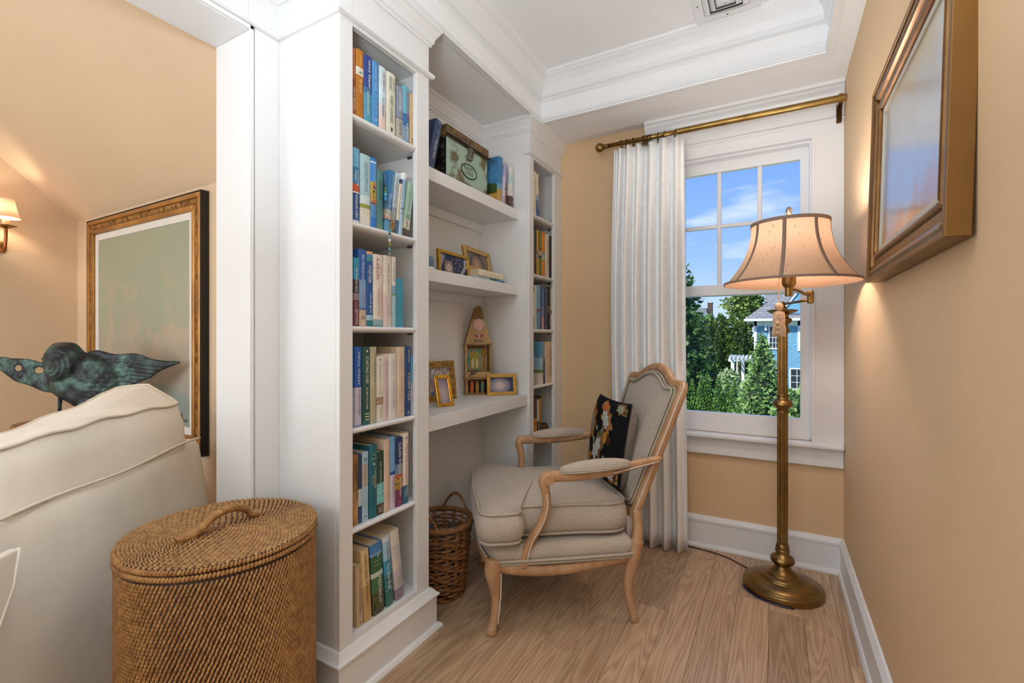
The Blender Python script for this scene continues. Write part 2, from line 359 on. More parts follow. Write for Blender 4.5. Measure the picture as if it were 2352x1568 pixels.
# ------------------------------------------------------------------ bookcases
XF, XB = -1.22, -1.549
def tower(label, y0, y1, oy0, oy1, iy0, iy1, tops, plinth, holes=True):
    t = thing('bookcase', label, 'bookcase', (XF-0.15, (y0+y1)/2, 0))
    mk('side_panel', MB().box(XB-0.012, XF-0.0205, y0, iy0, 0, 2.434), WHITE, t, bevel=0.0015)
    mk('side_panel', MB().box(XB-0.012, XF-0.0205, iy1, y1, 0, 2.434), WHITE, t, bevel=0.0015)
    mk('back_panel', MB().box(XB-0.012, XB-0.0005, iy0+0.0005, iy1-0.0005, 0.1855, 2.2315), WHITE, t)
    mk('stile', MB().box(XF-0.02, XF, y0, oy0, 0.0, 2.434), WHITE, t, bevel=0.0015)
    mk('stile', MB().box(XF-0.02, XF, oy1, y1, 0.0, 2.434), WHITE, t, bevel=0.0015)
    mk('header', MB().box(XF-0.02, XF-0.0003, oy0+0.0002, oy1-0.0002, 2.213, 2.434), WHITE, t)
    mk('top_board', MB().box(XB, XF-0.021, iy0+0.0005, iy1-0.0005, 2.232, 2.25), WHITE, t)
    mk('plinth', MB().mold(plinth, [(-0.006, 0), (0.040, 0), (0.041, 0.007), (0.035, 0.017), (0.022, 0.020), (0.022, 0.130), (0.031, 0.133), (0.031, 0.139), (0.022, 0.146), (0.008, 0.164), (-0.006, 0.167)]), WHITE, t)
    mk('bottom_board', MB().box(XB, XF-0.0206, iy0+0.0005, iy1-0.0005, 0.14, 0.185).box(XF-0.0204, XF-0.0002, oy0+0.0003, oy1-0.0003, 0.10, 0.185), WHITE, t)
    for z in tops:
        n = MB().box(XB, XF-0.0262, iy0+0.002, iy1-0.002, z-0.020, z)
        n.prism([(XF-0.026, z), (XF-0.012, z), (XF-0.006, z-0.002), (XF-0.003, z-0.007), (XF-0.004, z-0.013), (XF-0.010, z-0.018), (XF-0.026, z-0.022)], oy0+0.004 if False else iy0+0.006, oy1-0.004, plane='xz')
        mk('shelf', n, WHITE, t, bevel=0.001)
    PEG = mat('dark_peg', (60, 58, 56), 0.5)
    for z in tops:
        for dz in (-0.045, 0.04):
            for px in (XF-0.05, XB+0.06):
                mk('peg_hole', MB().lathe([(0.0028, -0.0006), (0.0028, 0.0004)], 8, (px, iy1, z+dz), axis='y'), PEG, t)
        mk('shelf_pin', MB().box(XF-0.075, XF-0.055, iy1-0.008, iy1-0.0005, z-0.028, z-0.0205), PEG, t)
    return t
LT = [1.927, 1.566, 1.2165, 0.873, 0.538]
RT = [1.90, 1.551, 1.226, 0.892, 0.577]
tower('white built-in bookcase tower nearest the cased opening, beside the round wicker hamper', 1.039, 1.485, 1.093, 1.411, 1.075, 1.447, LT, [(-1.54, 1.485), (-1.22, 1.485), (-1.22, 1.039), (-1.53, 1.039)])
tower('narrow white built-in bookcase tower in the far corner behind the armchair', 2.375, 2.829, 2.43, 2.722, 2.412, 2.785, RT, [(-1.22, 2.829), (-1.22, 2.375), (-1.54, 2.375)])
NY0, NY1 = 1.4855, 2.3745
nich = thing('shelf_niche', 'white recessed desk niche with two thick shelves between the bookcase towers', 'shelving', (-1.42, 1.93, 0))
mk('back_panel', MB().box(XB-0.012, XB, NY0, NY1, 0, 2.434), WHITE, nich)
for z0, z1 in ((1.856, 1.914), (1.421, 1.476)):
    mk('shelf', MB().box(XB+0.0005, -1.293, 1.486, 2.374, z0, z1), WHITE, nich, bevel=0.002)
    mk('cleat', MB().box(XB+0.0005, XB+0.018, 1.486, 2.374, z0-0.05, z0-0.0005), WHITE, nich, bevel=0.002)
mk('desk_top', MB().box(XB+0.0005, -1.232, 1.486, 2.374, 0.790, 0.850), WHITE, nich, bevel=0.002)
mk('baseboard', MB().mold([(XB, 2.374), (XB, 1.486)], [(-0.003, 0), (0.014, 0), (0.014, 0.115), (0.008, 0.125), (-0.003, 0.127)]), WHITE, nich)

# ceiling air vent
vent = thing('ceiling_vent', 'white square stepped air vent in the tray ceiling', 'vent', (-0.19, 2.26, 2.69))
def ring(mb, r0, r1, z0, z1):
    for a, b, c2, d in ((-r1, r1, -r1, -r0), (-r1, r1, r0, r1), (-r1, -r0, -r0, r0), (r0, r1, -r0, r0)): mb.box(a, b, c2, d, z0, z1)
    return mb
mk('flange', ring(MB(), 0.095, 0.135, -0.014, 0), WHITE, vent, world=False, bevel=0.002)
def louver(r0, r1, z0, z1):
    V = [(-r1,-r1,z1),(r1,-r1,z1),(r1,r1,z1),(-r1,r1,z1),(-r0,-r0,z0),(r0,-r0,z0),(r0,r0,z0),(-r0,r0,z0)]
    V += [(a, b, c+0.0025) for a, b, c in V]
    F = [(i, (i+1) % 4, 4+(i+1) % 4, 4+i) for i in range(4)]; F += [tuple(8+q for q in reversed(f)) for f in F]
    F += [(i, 8+i, 8+(i+1) % 4, (i+1) % 4) for i in range(4)]+[(4+i, 4+(i+1) % 4, 12+(i+1) % 4, 12+i) for i in range(4)]
    return MB().add(V, F)
mk('louver', louver(0.068, 0.094, -0.026, -0.008), WHITE, vent, world=False)
mk('louver', louver(0.042, 0.064, -0.030, -0.014), WHITE, vent, world=False)
mk('louver', louver(0.004, 0.038, -0.034, -0.020), WHITE, vent, world=False)
mk('throat', MB().box(-0.096, 0.096, -0.096, 0.096, -0.003, -0.001), mat('vent_dark', (150, 150, 150), 0.7), vent, world=False)
for sx, sy in ((0, 0.115), (-0.115, 0)): mk('screw', MB().lathe([(0.003, -0.0165), (0.003, -0.0138)], 8, (sx, sy, 0)), mat('screw_dark', (90, 88, 84), 0.4, 0.8), vent, world=False)

# ------------------------------------------------------------------ books
_cm = {}
def cmat(c):
    key = c if isinstance(c, str) else '%02x%02x%02x' % tuple(c)
    if key not in _cm: _cm[key] = mat('cover_'+key.strip('#'), c, 0.42, var=0.07, vscale=25, bump=0.01, bscale=200)
    return _cm[key]
_im = {}
def ink(c):
    if c not in _im: _im[c] = mat('ink_'+c, '#'+c, 0.5, var=0.02)
    return _im[c]
def pic(name, cols, scale, lo=0.38, hi=0.62, stretch=(1, 1, 1)):
    """procedural printed picture: noise through several colours"""
    if name in MATS: return MATS[name]
    m = bpy.data.materials.new(name); m.use_nodes = True; MATS[name] = m; nt = m.node_tree; N = nt.nodes.new; L = nt.links.new
    b = nt.nodes['Principled BSDF']; b.inputs['Roughness'].default_value = 0.4
    tc = N('ShaderNodeTexCoord'); mp = N('ShaderNodeMapping'); mp.inputs['Scale'].default_value = stretch; L(tc.outputs['Object'], mp.inputs[0])
    nz = N('ShaderNodeTexNoise'); nz.inputs['Scale'].default_value = scale; nz.inputs['Detail'].default_value = 5; nz.inputs['Roughness'].default_value = 0.62; L(mp.outputs[0], nz.inputs['Vector'])
    rp = N('ShaderNodeValToRGB'); n = len(cols); e = rp.color_ramp.elements
    e[0].position = lo; e[0].color = lin(cols[0]); e[1].position = hi; e[1].color = lin(cols[-1])
    for i in range(1, n-1): q = rp.color_ramp.elements.new(lo+(hi-lo)*i/(n-1)); q.color = lin(cols[i])
    L(nz.outputs['Fac'], rp.inputs[0]); L(rp.outputs[0], b.inputs['Base Color'])
    return m
PAGES = mat('page_block', (214, 196, 162), 0.85, var=0.12, vscale=40, stretch=(1, 30, 1), bump=0.1, bscale=300)
def book(label, loc, w, h, bands, texts=(), d=0.155, lean=0.0, rz=0.0, rounded=True, group=None, lay=None, gap=0.0012):
    """standing book: spine faces local +x, thickness along +y, height +z. bands: [(bottom fraction, colour or material)...] from top to bottom"""
    w = max(w-gap, 0.006)
    r = min(0.0045, w*0.16) if rounded else min(0.0012, w*0.1)
    ns = 7; outer = [(-d, 0.0)]
    for i in range(ns+1):
        t = i/ns; a = PI*t; yy = w*(1-math.cos(a))/2; outer.append((-0.002+r*math.sin(a)*1.0, yy))
    outer.append((-d, w)); th = 0.0022
    inner = [(-d, w-th)]+[(-0.0052, w-th), (-0.0052, th)]+[(-d, th)]
    poly = outer+inner; n = len(poly)
    zs = [h]; ms = []
    for fr, c in bands: zs.append(h*fr); ms.append(c if isinstance(c, bpy.types.Material) else cmat(c))
    mats = []; mb = MB()
    for i, mm in enumerate(ms):
        if mm not in mats: mats.append(mm)
        mi = mats.index(mm); zt, zb = zs[i], zs[i+1]
        V = [(a, b, zb) for a, b in poly]+[(a, b, zt) for a, b in poly]
        F = [(q, (q+1) % n, n+(q+1) % n, n+q) for q in range(n)]
        if i == 0: F.append(tuple(range(n, 2*n)))
        if i == len(ms)-1: F.append(tuple(reversed(range(n))))
        mb.add(V, F, mi)
    o = mk('book', mb, mats, world=False, autos=40)
    tag(o, label, 'book', group)
    mk('pages', MB().box(-d+0.004, -0.0056, th+0.0002, w-th-0.0002, 0.003, h-0.003), PAGES, o, world=False)
    for tx in texts:
        body, f0, f1, rel, colr = tx[:5]; yo = tx[5] if len(tx) > 5 else 0.0; shear = tx[6] if len(tx) > 6 else 0.0
        horiz = len(tx) > 7 and tx[7]
        xx = r-0.002+0.0007 if abs(yo) < 0.2 else r*0.8-0.002+0.0009
        if horiz: lettering(o, body, (xx, w*(0.5+yo)-w*rel/2, h*f0), (0, 1, 0), (0, 0, 1), w*rel, w*rel*f1, ink(colr), shear)
        else: lettering(o, body, (xx, w*(0.5+yo), h*f0), (0, 0, -1), (0, 1, 0), h*(f0-f1), w*rel, ink(colr), shear)
    o.location = loc
    if lay: o.rotation_euler = lay
    else:
        o.rotation_euler = (lean, 0, rz)
    return o
XS = -1.242
G1 = 'books in the near bookcase'; G2 = 'books in the far bookcase'; G3 = 'books in the desk niche'
def row(z, items, g, x=XS):
    for it in items:
        label, y0, w, zt, bands = it[:5]; kw = it[6] if len(it) > 6 else {}
        tx = it[5] if len(it) > 5 else ()
        kw = dict(kw); xo = kw.pop('xo', 0.0); h = kw.pop('h', zt-z)
        book(label, (x+xo, y0, z+0.0006), w, h, bands, tx, group=g, **kw)
W_, K_ = 'f4f2ec', '1c1c22'
row(1.927, [
 ('brown and rust book mostly hidden by the stile on the top shelf of near bookcase', 1.090, 0.036, 2.157, [(.55, '#b9754c'), (.25, '#8c4a35'), (0, '#a9664a')], [('FAVORITES', .42, .1, .3, 'e9d9b0', .3)]),
 ('orange hardcover with a white band on the top shelf of near bookcase', 1.1275, 0.035, 2.164, [(.745, '#c07a14'), (.63, '#e6e0d0'), (0, '#b5710f')], [('ANITA SHREVE', .93, .78, .22, 'e9c77a'), ('SEA GLASS', .58, .38, .3, 'f0dca8'), ('~', .69, .655, .6, '7aa0a0')]),
 ('navy to teal hardcover with white cursive-like lettering on the top shelf of near bookcase', 1.163, 0.038, 2.163, [(.53, '#1f3f8c'), (.44, '#3a6ea0'), (0, '#4a97b4')], [('nancy thayer', .94, .52, .42, W_, .08), ('nantucket sisters', .47, .12, .3, 'dfeef0', -.05)]),
 ('light blue hardcover between the navy one and the pale sky one on the top shelf', 1.2005, 0.0325, 2.161, [(0, '#4c8fce')], [('summer house', .92, .55, .36, 'a8d0f0'), ('NANCY THAYER', .50, .2, .26, '8fbfe6'), ('*', .14, .09, .4, 'd8ecf8')]),
 ('pale sky-coloured hardcover fading to pink on the top shelf of near bookcase', 1.2345, 0.035, 2.159, [(.72, '#c3d7de'), (.42, '#c9dfe8'), (.2, '#d9cfca'), (0, '#e0c6bb')], [('Elin Hilderbrand', .9, .62, .3, 'b06c78', .1, .2), ('the Castaways', .52, .22, .42, '2e5c9c', -.02, .2)]),
 ('thick cream hardcover with large grey-green lettering on the top shelf of near bookcase', 1.2705, 0.048, 2.158, [(0, '#d8d8c6')], [('LIGHT', .92, .72, .2, '6d7468', .22), ('DENOUEMENT', .93, .72, .26, '6d7468', -.12), ('ROBERT GODDARD', .64, .2, .3, '5c6259'), ('I', .13, .06, .2, '555555')]),
 ('grey paperback in front of the teal book on the top shelf of near bookcase', 1.3245, 0.034, 2.131, [(.42, '#8c95a8'), (.40, '#4d5a86'), (0, '#b9b2a8')], [('ELIZABETH BERG', .9, .55, .4, 'dfe3ea', .1), ('OPEN HOUSE', .35, .1, .35, '4d5a86', .1)], dict(rounded=False)),
 ('teal and blue hardcover with pink lettering on the top shelf of near bookcase', 1.3595, 0.0355, 2.146, [(.52, '#67acc4'), (.30, '#2e6ba2'), (0, '#7f98b2')], [('BENTON FRANK', .9, .44, .34, 'c0587a', .1), ('folly beach', .36, .06, .4, 'e8eef2')]),
 ('tan book with dark lettering at the far end of the top shelf of near bookcase', 1.3965, 0.036, 2.133, [(0, '#c6a578')], [('WINDY CITY NIGHTS', .93, .25, .42, '4a3a28', .1), ('o', .16, .06, .6, '2f5a72')]),
], G1)
row(1.566, [
 ('bright blue hardcover with a small red picture on the second shelf of near bookcase', 1.1125, 0.0315, 1.822, [(.75, '#6db0d6'), (.52, '#3c7fb4'), (.42, '#c4563c'), (.40, '#e8e0d0'), (.04, '#245c9c'), (0, '#d8e4ea')], [('Something', .72, .5, .3, 'cfe6f2', .2, .2), ('Happy', .7, .56, .34, 'e4f0f6', -.15, .2), ('elizabeth adler', .38, .06, .36, W_)]),
 ('thick pale blue hardcover with a green coast picture on the second shelf of near bookcase', 1.1465, 0.048, 1.813, [(.42, '#a9cbd6'), (.30, '#cfe0e6'), (.245, pic('coast_print', ['#6d8a3c', '#a8b04a', '#4e6030'], 60)), (0, '#dcd8cc')], [('LAVYRLE SPENCER', .90, .48, .26, '5c7880')]),
 ('vivid blue hardcover with a cottage garden picture on the second shelf of near bookcase', 1.1945, 0.0285, 1.814, [(.95, '#2a74c0'), (.93, '#dfe8ee'), (.66, '#2f86d8'), (.33, pic('garden_print', ['#3a5e2c', '#c9b84a', '#b0573c', '#2f5a82'], 40)), (.15, '#4f8fc4'), (0, '#2f74c8')], [('KATE', .9, .80, .45, 'a8d8f2'), ('COLLINS', .8, .66, .45, 'a8d8f2')]),
 ('worn teal-green clothbound book holding the beaded bookmark', 1.2255, 0.033, 1.783, [(.10, '#4f8480'), (0, '#6d8c74')], [('GREEN', .82, .62, .4, '2f5450'), ('PIE', .6, .5, .4, '2f5450')], dict(xo=-0.004)),
], G1)
def leaner(label, yb, w, ztop, ytop, z, bands, texts, g, **kw):
    dy = ytop-yb; L_ = math.hypot(dy, ztop-z); a = -math.atan2(dy, ztop-z)
    book(label, (XS+kw.pop('xo', 0), yb, z+0.001+max(0, -math.sin(a))*w), w, kw.pop('h', L_), bands, texts, lean=a, group=g, **kw)
z2 = 1.566
leaner('blue paperback with a beach picture leaning right on the second shelf of near bookcase', 1.2625, 0.026, 1.797, 1.292, z2, [(.35, '#3f7cae'), (.20, pic('beach_print', ['#b06a52', '#dcc8ae', '#5e8fb4'], 50)), (.17, '#2a5c90'), (0, '#5c9ac4')], [('JENNIFER BLOUNT', .95, .55, .35, 'b8dcec', .2), ('Claire Cook', .62, .3, .36, 'e8f4f8')], G1, rounded=False)
leaner('pale blue paperback with red capitals leaning right on the second shelf of near bookcase', 1.2905, 0.024, 1.797, 1.3195, z2, [(.42, '#b4d0de'), (.22, '#8c9cae'), (0, pic('brown_print', ['#5e4a34', '#a88c5c', '#3c3226'], 60))], [('CLAIRE COOK', .92, .46, .5, 'b06c7c'), ('In Bloom', .36, .18, .4, 'e8dcae')], G1, rounded=False)
leaner('slim navy and cream paperback leaning right on the second shelf of near bookcase', 1.3165, 0.016, 1.779, 1.344, z2, [(.92, '#2c4258'), (.25, '#e4ddcc'), (0, '#4a6a88')], [('the sea change', .88, .35, .5, '8a7a64')], G1, rounded=False)
leaner('white and blue jacketed book leaning behind the slim cream paperback', 1.334, 0.021, 1.808, 1.3595, z2, [(.9, '#e6ebee'), (.55, '#8fb4cc'), (.3, pic('water_print', ['#38587a', '#b8d0de', '#6a92b0'], 50)), (0, '#a9c8dc')], [], G1)
leaner('mint green paperback with a small tower drawing leaning at the right of the second shelf', 1.356, 0.036, 1.781, 1.3905, z2, [(.32, '#a6c6b4'), (.13, '#c8cab4'), (0, '#4e4c46')], [('It Started With Paris', .86, .46, .36, '5c8c9c', 0, .2), ('CATHY', .385, .42, .62, '3c3c38', 0, 0, True), ('KELLY', .335, .42, .62, '3c3c38', 0, 0, True), ('A', .285, .13, .3, '55585a')], G1, rounded=False)
row(1.2165, [
 ('cyan to burgundy paperback nearest the stile on the third shelf of near bookcase', 1.1125, 0.0255, 1.448, [(.68, '#3d9cc2'), (.48, '#4a3c44'), (.38, '#9a8a94'), (0, '#74404a')], [('The Promise Girls', .86, .5, .4, 'd8eef4'), ('MARIE', .34, .2, .36, 'b88a92', -.15), ('BOSTWICK', .24, .02, .45, 'e8d8d8')], dict(rounded=False, xo=0.006)),
 ('blue hardcover with a tan foot on the third shelf of near bookcase', 1.1385, 0.0365, 1.482, [(.60, '#2f66b4'), (.24, '#7fa6d2'), (.21, '#5c7ca8'), (0, '#d2bca8')], [('Elin Hilderbrand', .93, .6, .34, 'cfe0f2', 0, .1), ("Here's to Us", .5, .28, .4, 'c890b0', .1, .25), ('B B', .13, .09, .5, '4a3c38')]),
 ('royal blue hardcover with white capitals and striped top on the third shelf of near bookcase', 1.1752, 0.030, 1.480, [(.96, '#e0aa78'), (.92, '#4a86c0'), (.87, '#3f8f8a'), (.15, '#24599e'), (.08, '#9fcde2'), (0, '#2f7f84')], [('THAYER', .82, .58, .42, W_, -.12), ('NANCY', .77, .64, .26, '9cc4ea', .26), ('island girls', .44, .18, .42, 'cfe6f6')]),
 ('white hardcover with large red lettering on the third shelf of near bookcase', 1.2055, 0.048, 1.475, [(.10, '#e4ddd4'), (.02, '#8fb2bc'), (0, '#6d9098')], [('KARON', .94, .66, .32, 'a43c48', -.1), ('JAN', .86, .72, .22, 'cc6c74', .24), ('SOMEBODY GOOD', .54, .15, .2, 'c07c78', 0), ('SOMEWHERE SAFE', .6, .12, .16, 'd8a8a4', .27)]),
 ('off-white hardcover with thin gold-grey lettering on the third shelf of near bookcase', 1.2548, 0.0442, 1.478, [(.45, '#ddd7cf'), (0, '#d8c8c4')], [('JAN KARON', .90, .47, .3, '8a8478'), ('YOU ARE', .32, .15, .18, 'b09c98', -.05), ('TO BE WHERE', .34, .14, .12, 'c0b0ac', .25)]),
 ('slim white to pale blue paperback beside the off-white hardcover on the third shelf', 1.3, 0.021, 1.479, [(.59, '#e6e4de'), (.47, '#84a8c4'), (.45, '#7a8c4a'), (0, '#a9ccd4')], [('TOGETHER', .92, .64, .4, '4c5654'), ('the beach', .42, .06, .3, 'c8e2e6', .1)], dict(rounded=False)),
 ('short bright teal book with a navy leaf-patterned side at the end of the third shelf', 1.3225, 0.041, 1.401, [(0, '#3f94b0')], [], dict(rounded=False)),
], G1)
# zig-zag leaf pattern on the teal book's near cover
def zigzag():
    b = [o for o in bpy.data.objects if o.get('label', '').startswith('short bright teal book')][0]
    mk('cover_panel', MB().box(-0.150, -0.006, -0.0009, -0.0003, 0.002, 0.182), cmat('#26506e'), b, world=False)
    zz = MB()
    for j in range(6):
        z0 = 0.012+j*0.028; s = 1 if j % 2 else -1
        for q in range(3):
            xa = -0.016-q*0.045
            zz.add([(xa-0.010, -0.0012, z0+(0.002 if s > 0 else 0.022)), (xa-0.002, -0.0012, z0+0.010), (xa+0.009, -0.0012, z0+(0.022 if s > 0 else 0.002)), (xa+0.002, -0.0012, z0+0.015)], [(0, 1, 2, 3)])
    mk('leaf_pattern', zz, ink('b8ccc0'), b, world=False, kind='stuff')
zigzag()
row(0.873, [
 ('royal blue hardcover with a lilac lower panel nearest the stile on the fourth shelf', 1.122, 0.031, 1.146, [(.49, '#2f62b4'), (.02, '#c8c6dc'), (0, '#8c92b8')], [('nancy thayer', .93, .52, .44, 'e4eef8'), ('the guest cottage', .46, .14, .34, '3c4a86', .1)]),
 ('dark green hardcover with cream capitals on the fourth shelf of near bookcase', 1.1575, 0.034, 1.144, [(.05, '#255452'), (0, '#3c6c6a')], [('STARTING OVER', .88, .53, .38, 'f0e6c8'), ('ROBIN PILCHER', .48, .2, .28, 'e8dcb8'), ('III', .15, .06, .6, 'd8ccaa'), ('.', .965, .93, .2, 'f0e6c8')]),
 ('olive-cream jacketed book beside the dark green one on the fourth shelf', 1.1918, 0.030, 1.144, [(0, '#b4b094')], [('ANDREA MOONEY', .92, .48, .3, 'e8e2c8', -.2), ('FAR FROM', .9, .5, .3, '8c8a72', .18)]),
 ('white paperback with a tiny photo on its spine on the fourth shelf of near bookcase', 1.2225, 0.034, 1.110, [(.375, '#e4e0d4'), (.26, pic('tiny_photo', ['#7a5038', '#c8a488', '#5a6a38'], 90)), (0, '#e0dccf')], [('Rosalee Blossom Bay', .87, .4, .28, '9a968c', 0, .2), ('ROSALYN', .21, .06, .22, '8c887e', .12), ('2', .97, .93, .3, '3c3c3c')], dict(rounded=False)),
 ('pale pink paperback with tall thin lettering on the fourth shelf of near bookcase', 1.2562, 0.026, 1.117, [(0, '#ddc8c8')], [('ELIZABETH TAYLOR', .92, .43, .5, 'b4a4ac'), ('a summer of glory', .42, .08, .4, '6c6c9c', .1, .2)], dict(rounded=False)),
 ('white hardcover with thin blue lettering on the fourth shelf of near bookcase', 1.2828, 0.042, 1.117, [(0, '#dcd8d4')], [('JANE GREEN', .92, .66, .14, '7a9cb4'), ('Promises to Keep', .58, .18, .24, '7a90b4', .06)]),
 ('tall cream hardcover rising above the white books on the fourth shelf', 1.3255, 0.0435, 1.142, [(0, '#d8c4ae')], [('LAND OF', .9, .64, .36, 'bcae9e', 0), ('PROMISE', .58, .28, .36, 'c8a090', 0), ('R', .1, .065, .3, '8c8478')]),
 ('navy hardcover with cream capitals on the fourth shelf of near bookcase', 1.3705, 0.0315, 1.143, [(0, '#24467c')], [('STORM TIDE', .62, .22, .44, 'e8dcb0', .08), ('SEAWOOD', .95, .76, .3, 'd8cca4', .05), ('II', .07, .03, .4, 'd8ccaa')]),
 ('small sky-blue paperback with a red stripe at the end of the fourth shelf', 1.4055, 0.032, 1.108, [(.53, '#62b0d8'), (0, '#c0c4dc')], [('The Surfside Inn', .92, .62, .36, 'c06c94', .05, .2), ('B', .1, .03, .5, '6c84b4')], dict(rounded=False)),
], G1)
for o in [o for o in bpy.data.objects if o.get('label', '').startswith('small sky-blue paperback')]:
    mk('red_label', MB().box(-0.0006, 0.0004, 0.008, 0.022, 0.055, 0.128), cmat('#b8324e'), o, world=False)
    lettering(o, 'RENEE RYERSON', (0.0007, 0.015, 0.124), (0, 0, -1), (0, 1, 0), 0.065, 0.008, ink('f0d8dc'))
row(0.538, [
 ('wood-brown paperback nearest the stile on the fifth shelf of near bookcase', 1.1085, 0.030, 0.778, [(0, pic('wood_print', ['#7a5434', '#b48a58', '#c8a470'], 30, stretch=(1, 1, .25)))], [('CAROLINE', .72, .48, .32, '1f3a34', -.2), ('MOUNTAIN LAUREL', .88, .35, .3, '1f3a34', .25)], dict(rounded=False)),
 ('slim navy and white paperback behind the wood-brown one on the fifth shelf', 1.1395, 0.0155, 0.774, [(.5, '#2f4468'), (.25, '#c8d0d8'), (0, '#34507a')], [], dict(rounded=False)),
 ('pale blue paperback with a blue butterfly on the fifth shelf of near bookcase', 1.1555, 0.0285, 0.779, [(.82, '#a8c8dc'), (.50, '#b8b0a8'), (0, '#a9cadd')], [('X', .92, .86, .5, '2f4ca4'), ('The Secret Keeper', .8, .55, .34, '8a8494', 0, .15), ('_', .07, .06, .5, '3c4c5c')], dict(rounded=False)),
 ('teal clothbound hardcover with gold lettering on the fifth shelf of near bookcase', 1.1885, 0.0365, 0.795, [(0, '#256a7c')], [('NORA', .865, .22, .5, 'e8d8a0', .05, 0, True), ('ROBERTS', .815, .18, .74, 'e8d8a0', 0, 0, True), ('CHESAPEAKE', .68, .40, .22, 'd8c890', .2), ('BLUE', .58, .46, .24, 'd8c890', -.14), ('~', .72, .76, .4, 'd8c890')]),
 ('dark green paperback with aqua wave picture on the fifth shelf of near bookcase', 1.2252, 0.034, 0.765, [(.5, '#2e4a40'), (.17, pic('wave_print', ['#2f8c9c', '#9fdfe2', '#4ab4bc'], 40, stretch=(1, 1, 3))), (0, '#4a3630')], [('such a pretty face', .84, .5, .36, 'd8e0d4', 0, .15), ('CATHY', .15, .02, .3, 'e8dcd0', .2), ('LAMB', .13, .04, .3, 'e8dcd0', -.15)], dict(rounded=False)),
 ('plain beige clothbound hardcover without lettering on the fifth shelf', 1.2595, 0.030, 0.803, [(0, '#d4bea8')], []),
 ('sky-blue and lilac hardcover with a navy band on the fifth shelf of near bookcase', 1.2898, 0.0272, 0.807, [(.52, '#6fa4d6'), (.475, '#2f4c94'), (0, '#cfc8dc')], [('nancy thayer', .91, .56, .4, '9fcbee'), ('the island house', .45, .15, .36, '9c6494', .05)]),
 ('navy to purple hardcover with a sunset picture on the fifth shelf of near bookcase', 1.3175, 0.041, 0.797, [(.62, '#24386c'), (.47, '#6c86a4'), (.42, '#c0643c'), (.24, pic('sunset_print', ['#2c3424', '#c89a3c', '#4a5030'], 40)), (0, '#7a3860')], [('SUSAN WIGGS', .93, .48, .42, 'e8e4dc', .02), ('Map of the Heart', .42, .14, .36, W_, .05, .1), ('A', .08, .05, .2, 'e8d8d8')]),
 ('cream ruled hardcover with red lettering and teal foot ending the fifth shelf', 1.3595, 0.030, 0.809, [(.255, '#e4d8cc'), (0, '#2c6480')], [('mary kay andrews', .85, .3, .46, 'b85c6c'), ('summer', .24, .1, .34, 'cfe4ea', .2), ('rental', .21, .1, .34, 'cfe4ea', -.18), ('B', .94, .91, .4, '3c7ca0')]),
], G1)
z6 = 0.185
leaner('beige clothbound book with green script nearest the stile on the bottom shelf', 1.131, 0.030, 0.397, 1.124, z6, [(0, '#c4a886')], [('Thousand Days', .72, .2, .42, '3c5e48', 0, .25), ('LEGACY', .93, .85, .3, '6a5e4c', .2), ('*', .08, .04, .4, '5c5040')], G1)
leaner('sand coloured book with brown script leaning left on the bottom shelf', 1.165, 0.036, 0.438, 1.148, z6, [(.5, '#d8bc8c'), (0, '#c4a06c')], [('Interview Summer', .93, .25, .34, '6e5230', 0, .3)], G1)
leaner('thick green jacketed novel with white lettering leaning left on the bottom shelf', 1.207, 0.055, 0.440, 1.192, z6, [(.88, '#4a80bc'), (.84, '#7aa8d0'), (.60, '#3c6848'), (.53, '#c8d0c4'), (.32, '#46744c'), (0, pic('thicket_print', ['#1c2a1c', '#46582e', '#6c5a3c', '#243448'], 60))], [('the', .85, .8, .2, W_, .1, .1), ('Glass', .76, .1, .6, 'e8ece0', 0, .2, True), ('Lake', .70, .1, .5, 'e8ece0', 0, .2, True), ('MAEVE BINCHY', .52, .14, .28, 'f0f0e8', .12)], G1, h=0.254)
leaner('blue and green jacketed book with a pale sky top leaning left on the bottom shelf', 1.272, 0.036, 0.444, 1.2505, z6, [(.93, '#d8dce4'), (.66, '#9cc8e4'), (.45, '#3f94b8'), (.2, pic('reef_print', ['#1c3c38', '#2f7a74', '#5c9aa4', '#2c3c2a'], 50)), (0, '#3c7468')], [('Rosamunde', .9, .68, .3, 'b86c7c', .1, .15), ('The Blue Shell', .62, .24, .44, 'e0ecec', 0, .15)], G1, h=0.262)
leaner('thick white and grey striped book leaning left at the right of the bottom shelf', 1.320, 0.046, 0.448, 1.288, z6, [(.78, '#d8d4cc'), (.62, '#ccc8c6'), (.44, '#d4ccc4'), (.16, '#c8c0c4'), (0, '#8c8292')], [('The Hummingbird', .88, .45, .26, 'a8b4cc', .1, .15), ('MONICA', .38, .18, .2, '7c7480', .22), ('CAREY', .32, .2, .2, '7c7480', -.1)], G1, h=0.268)

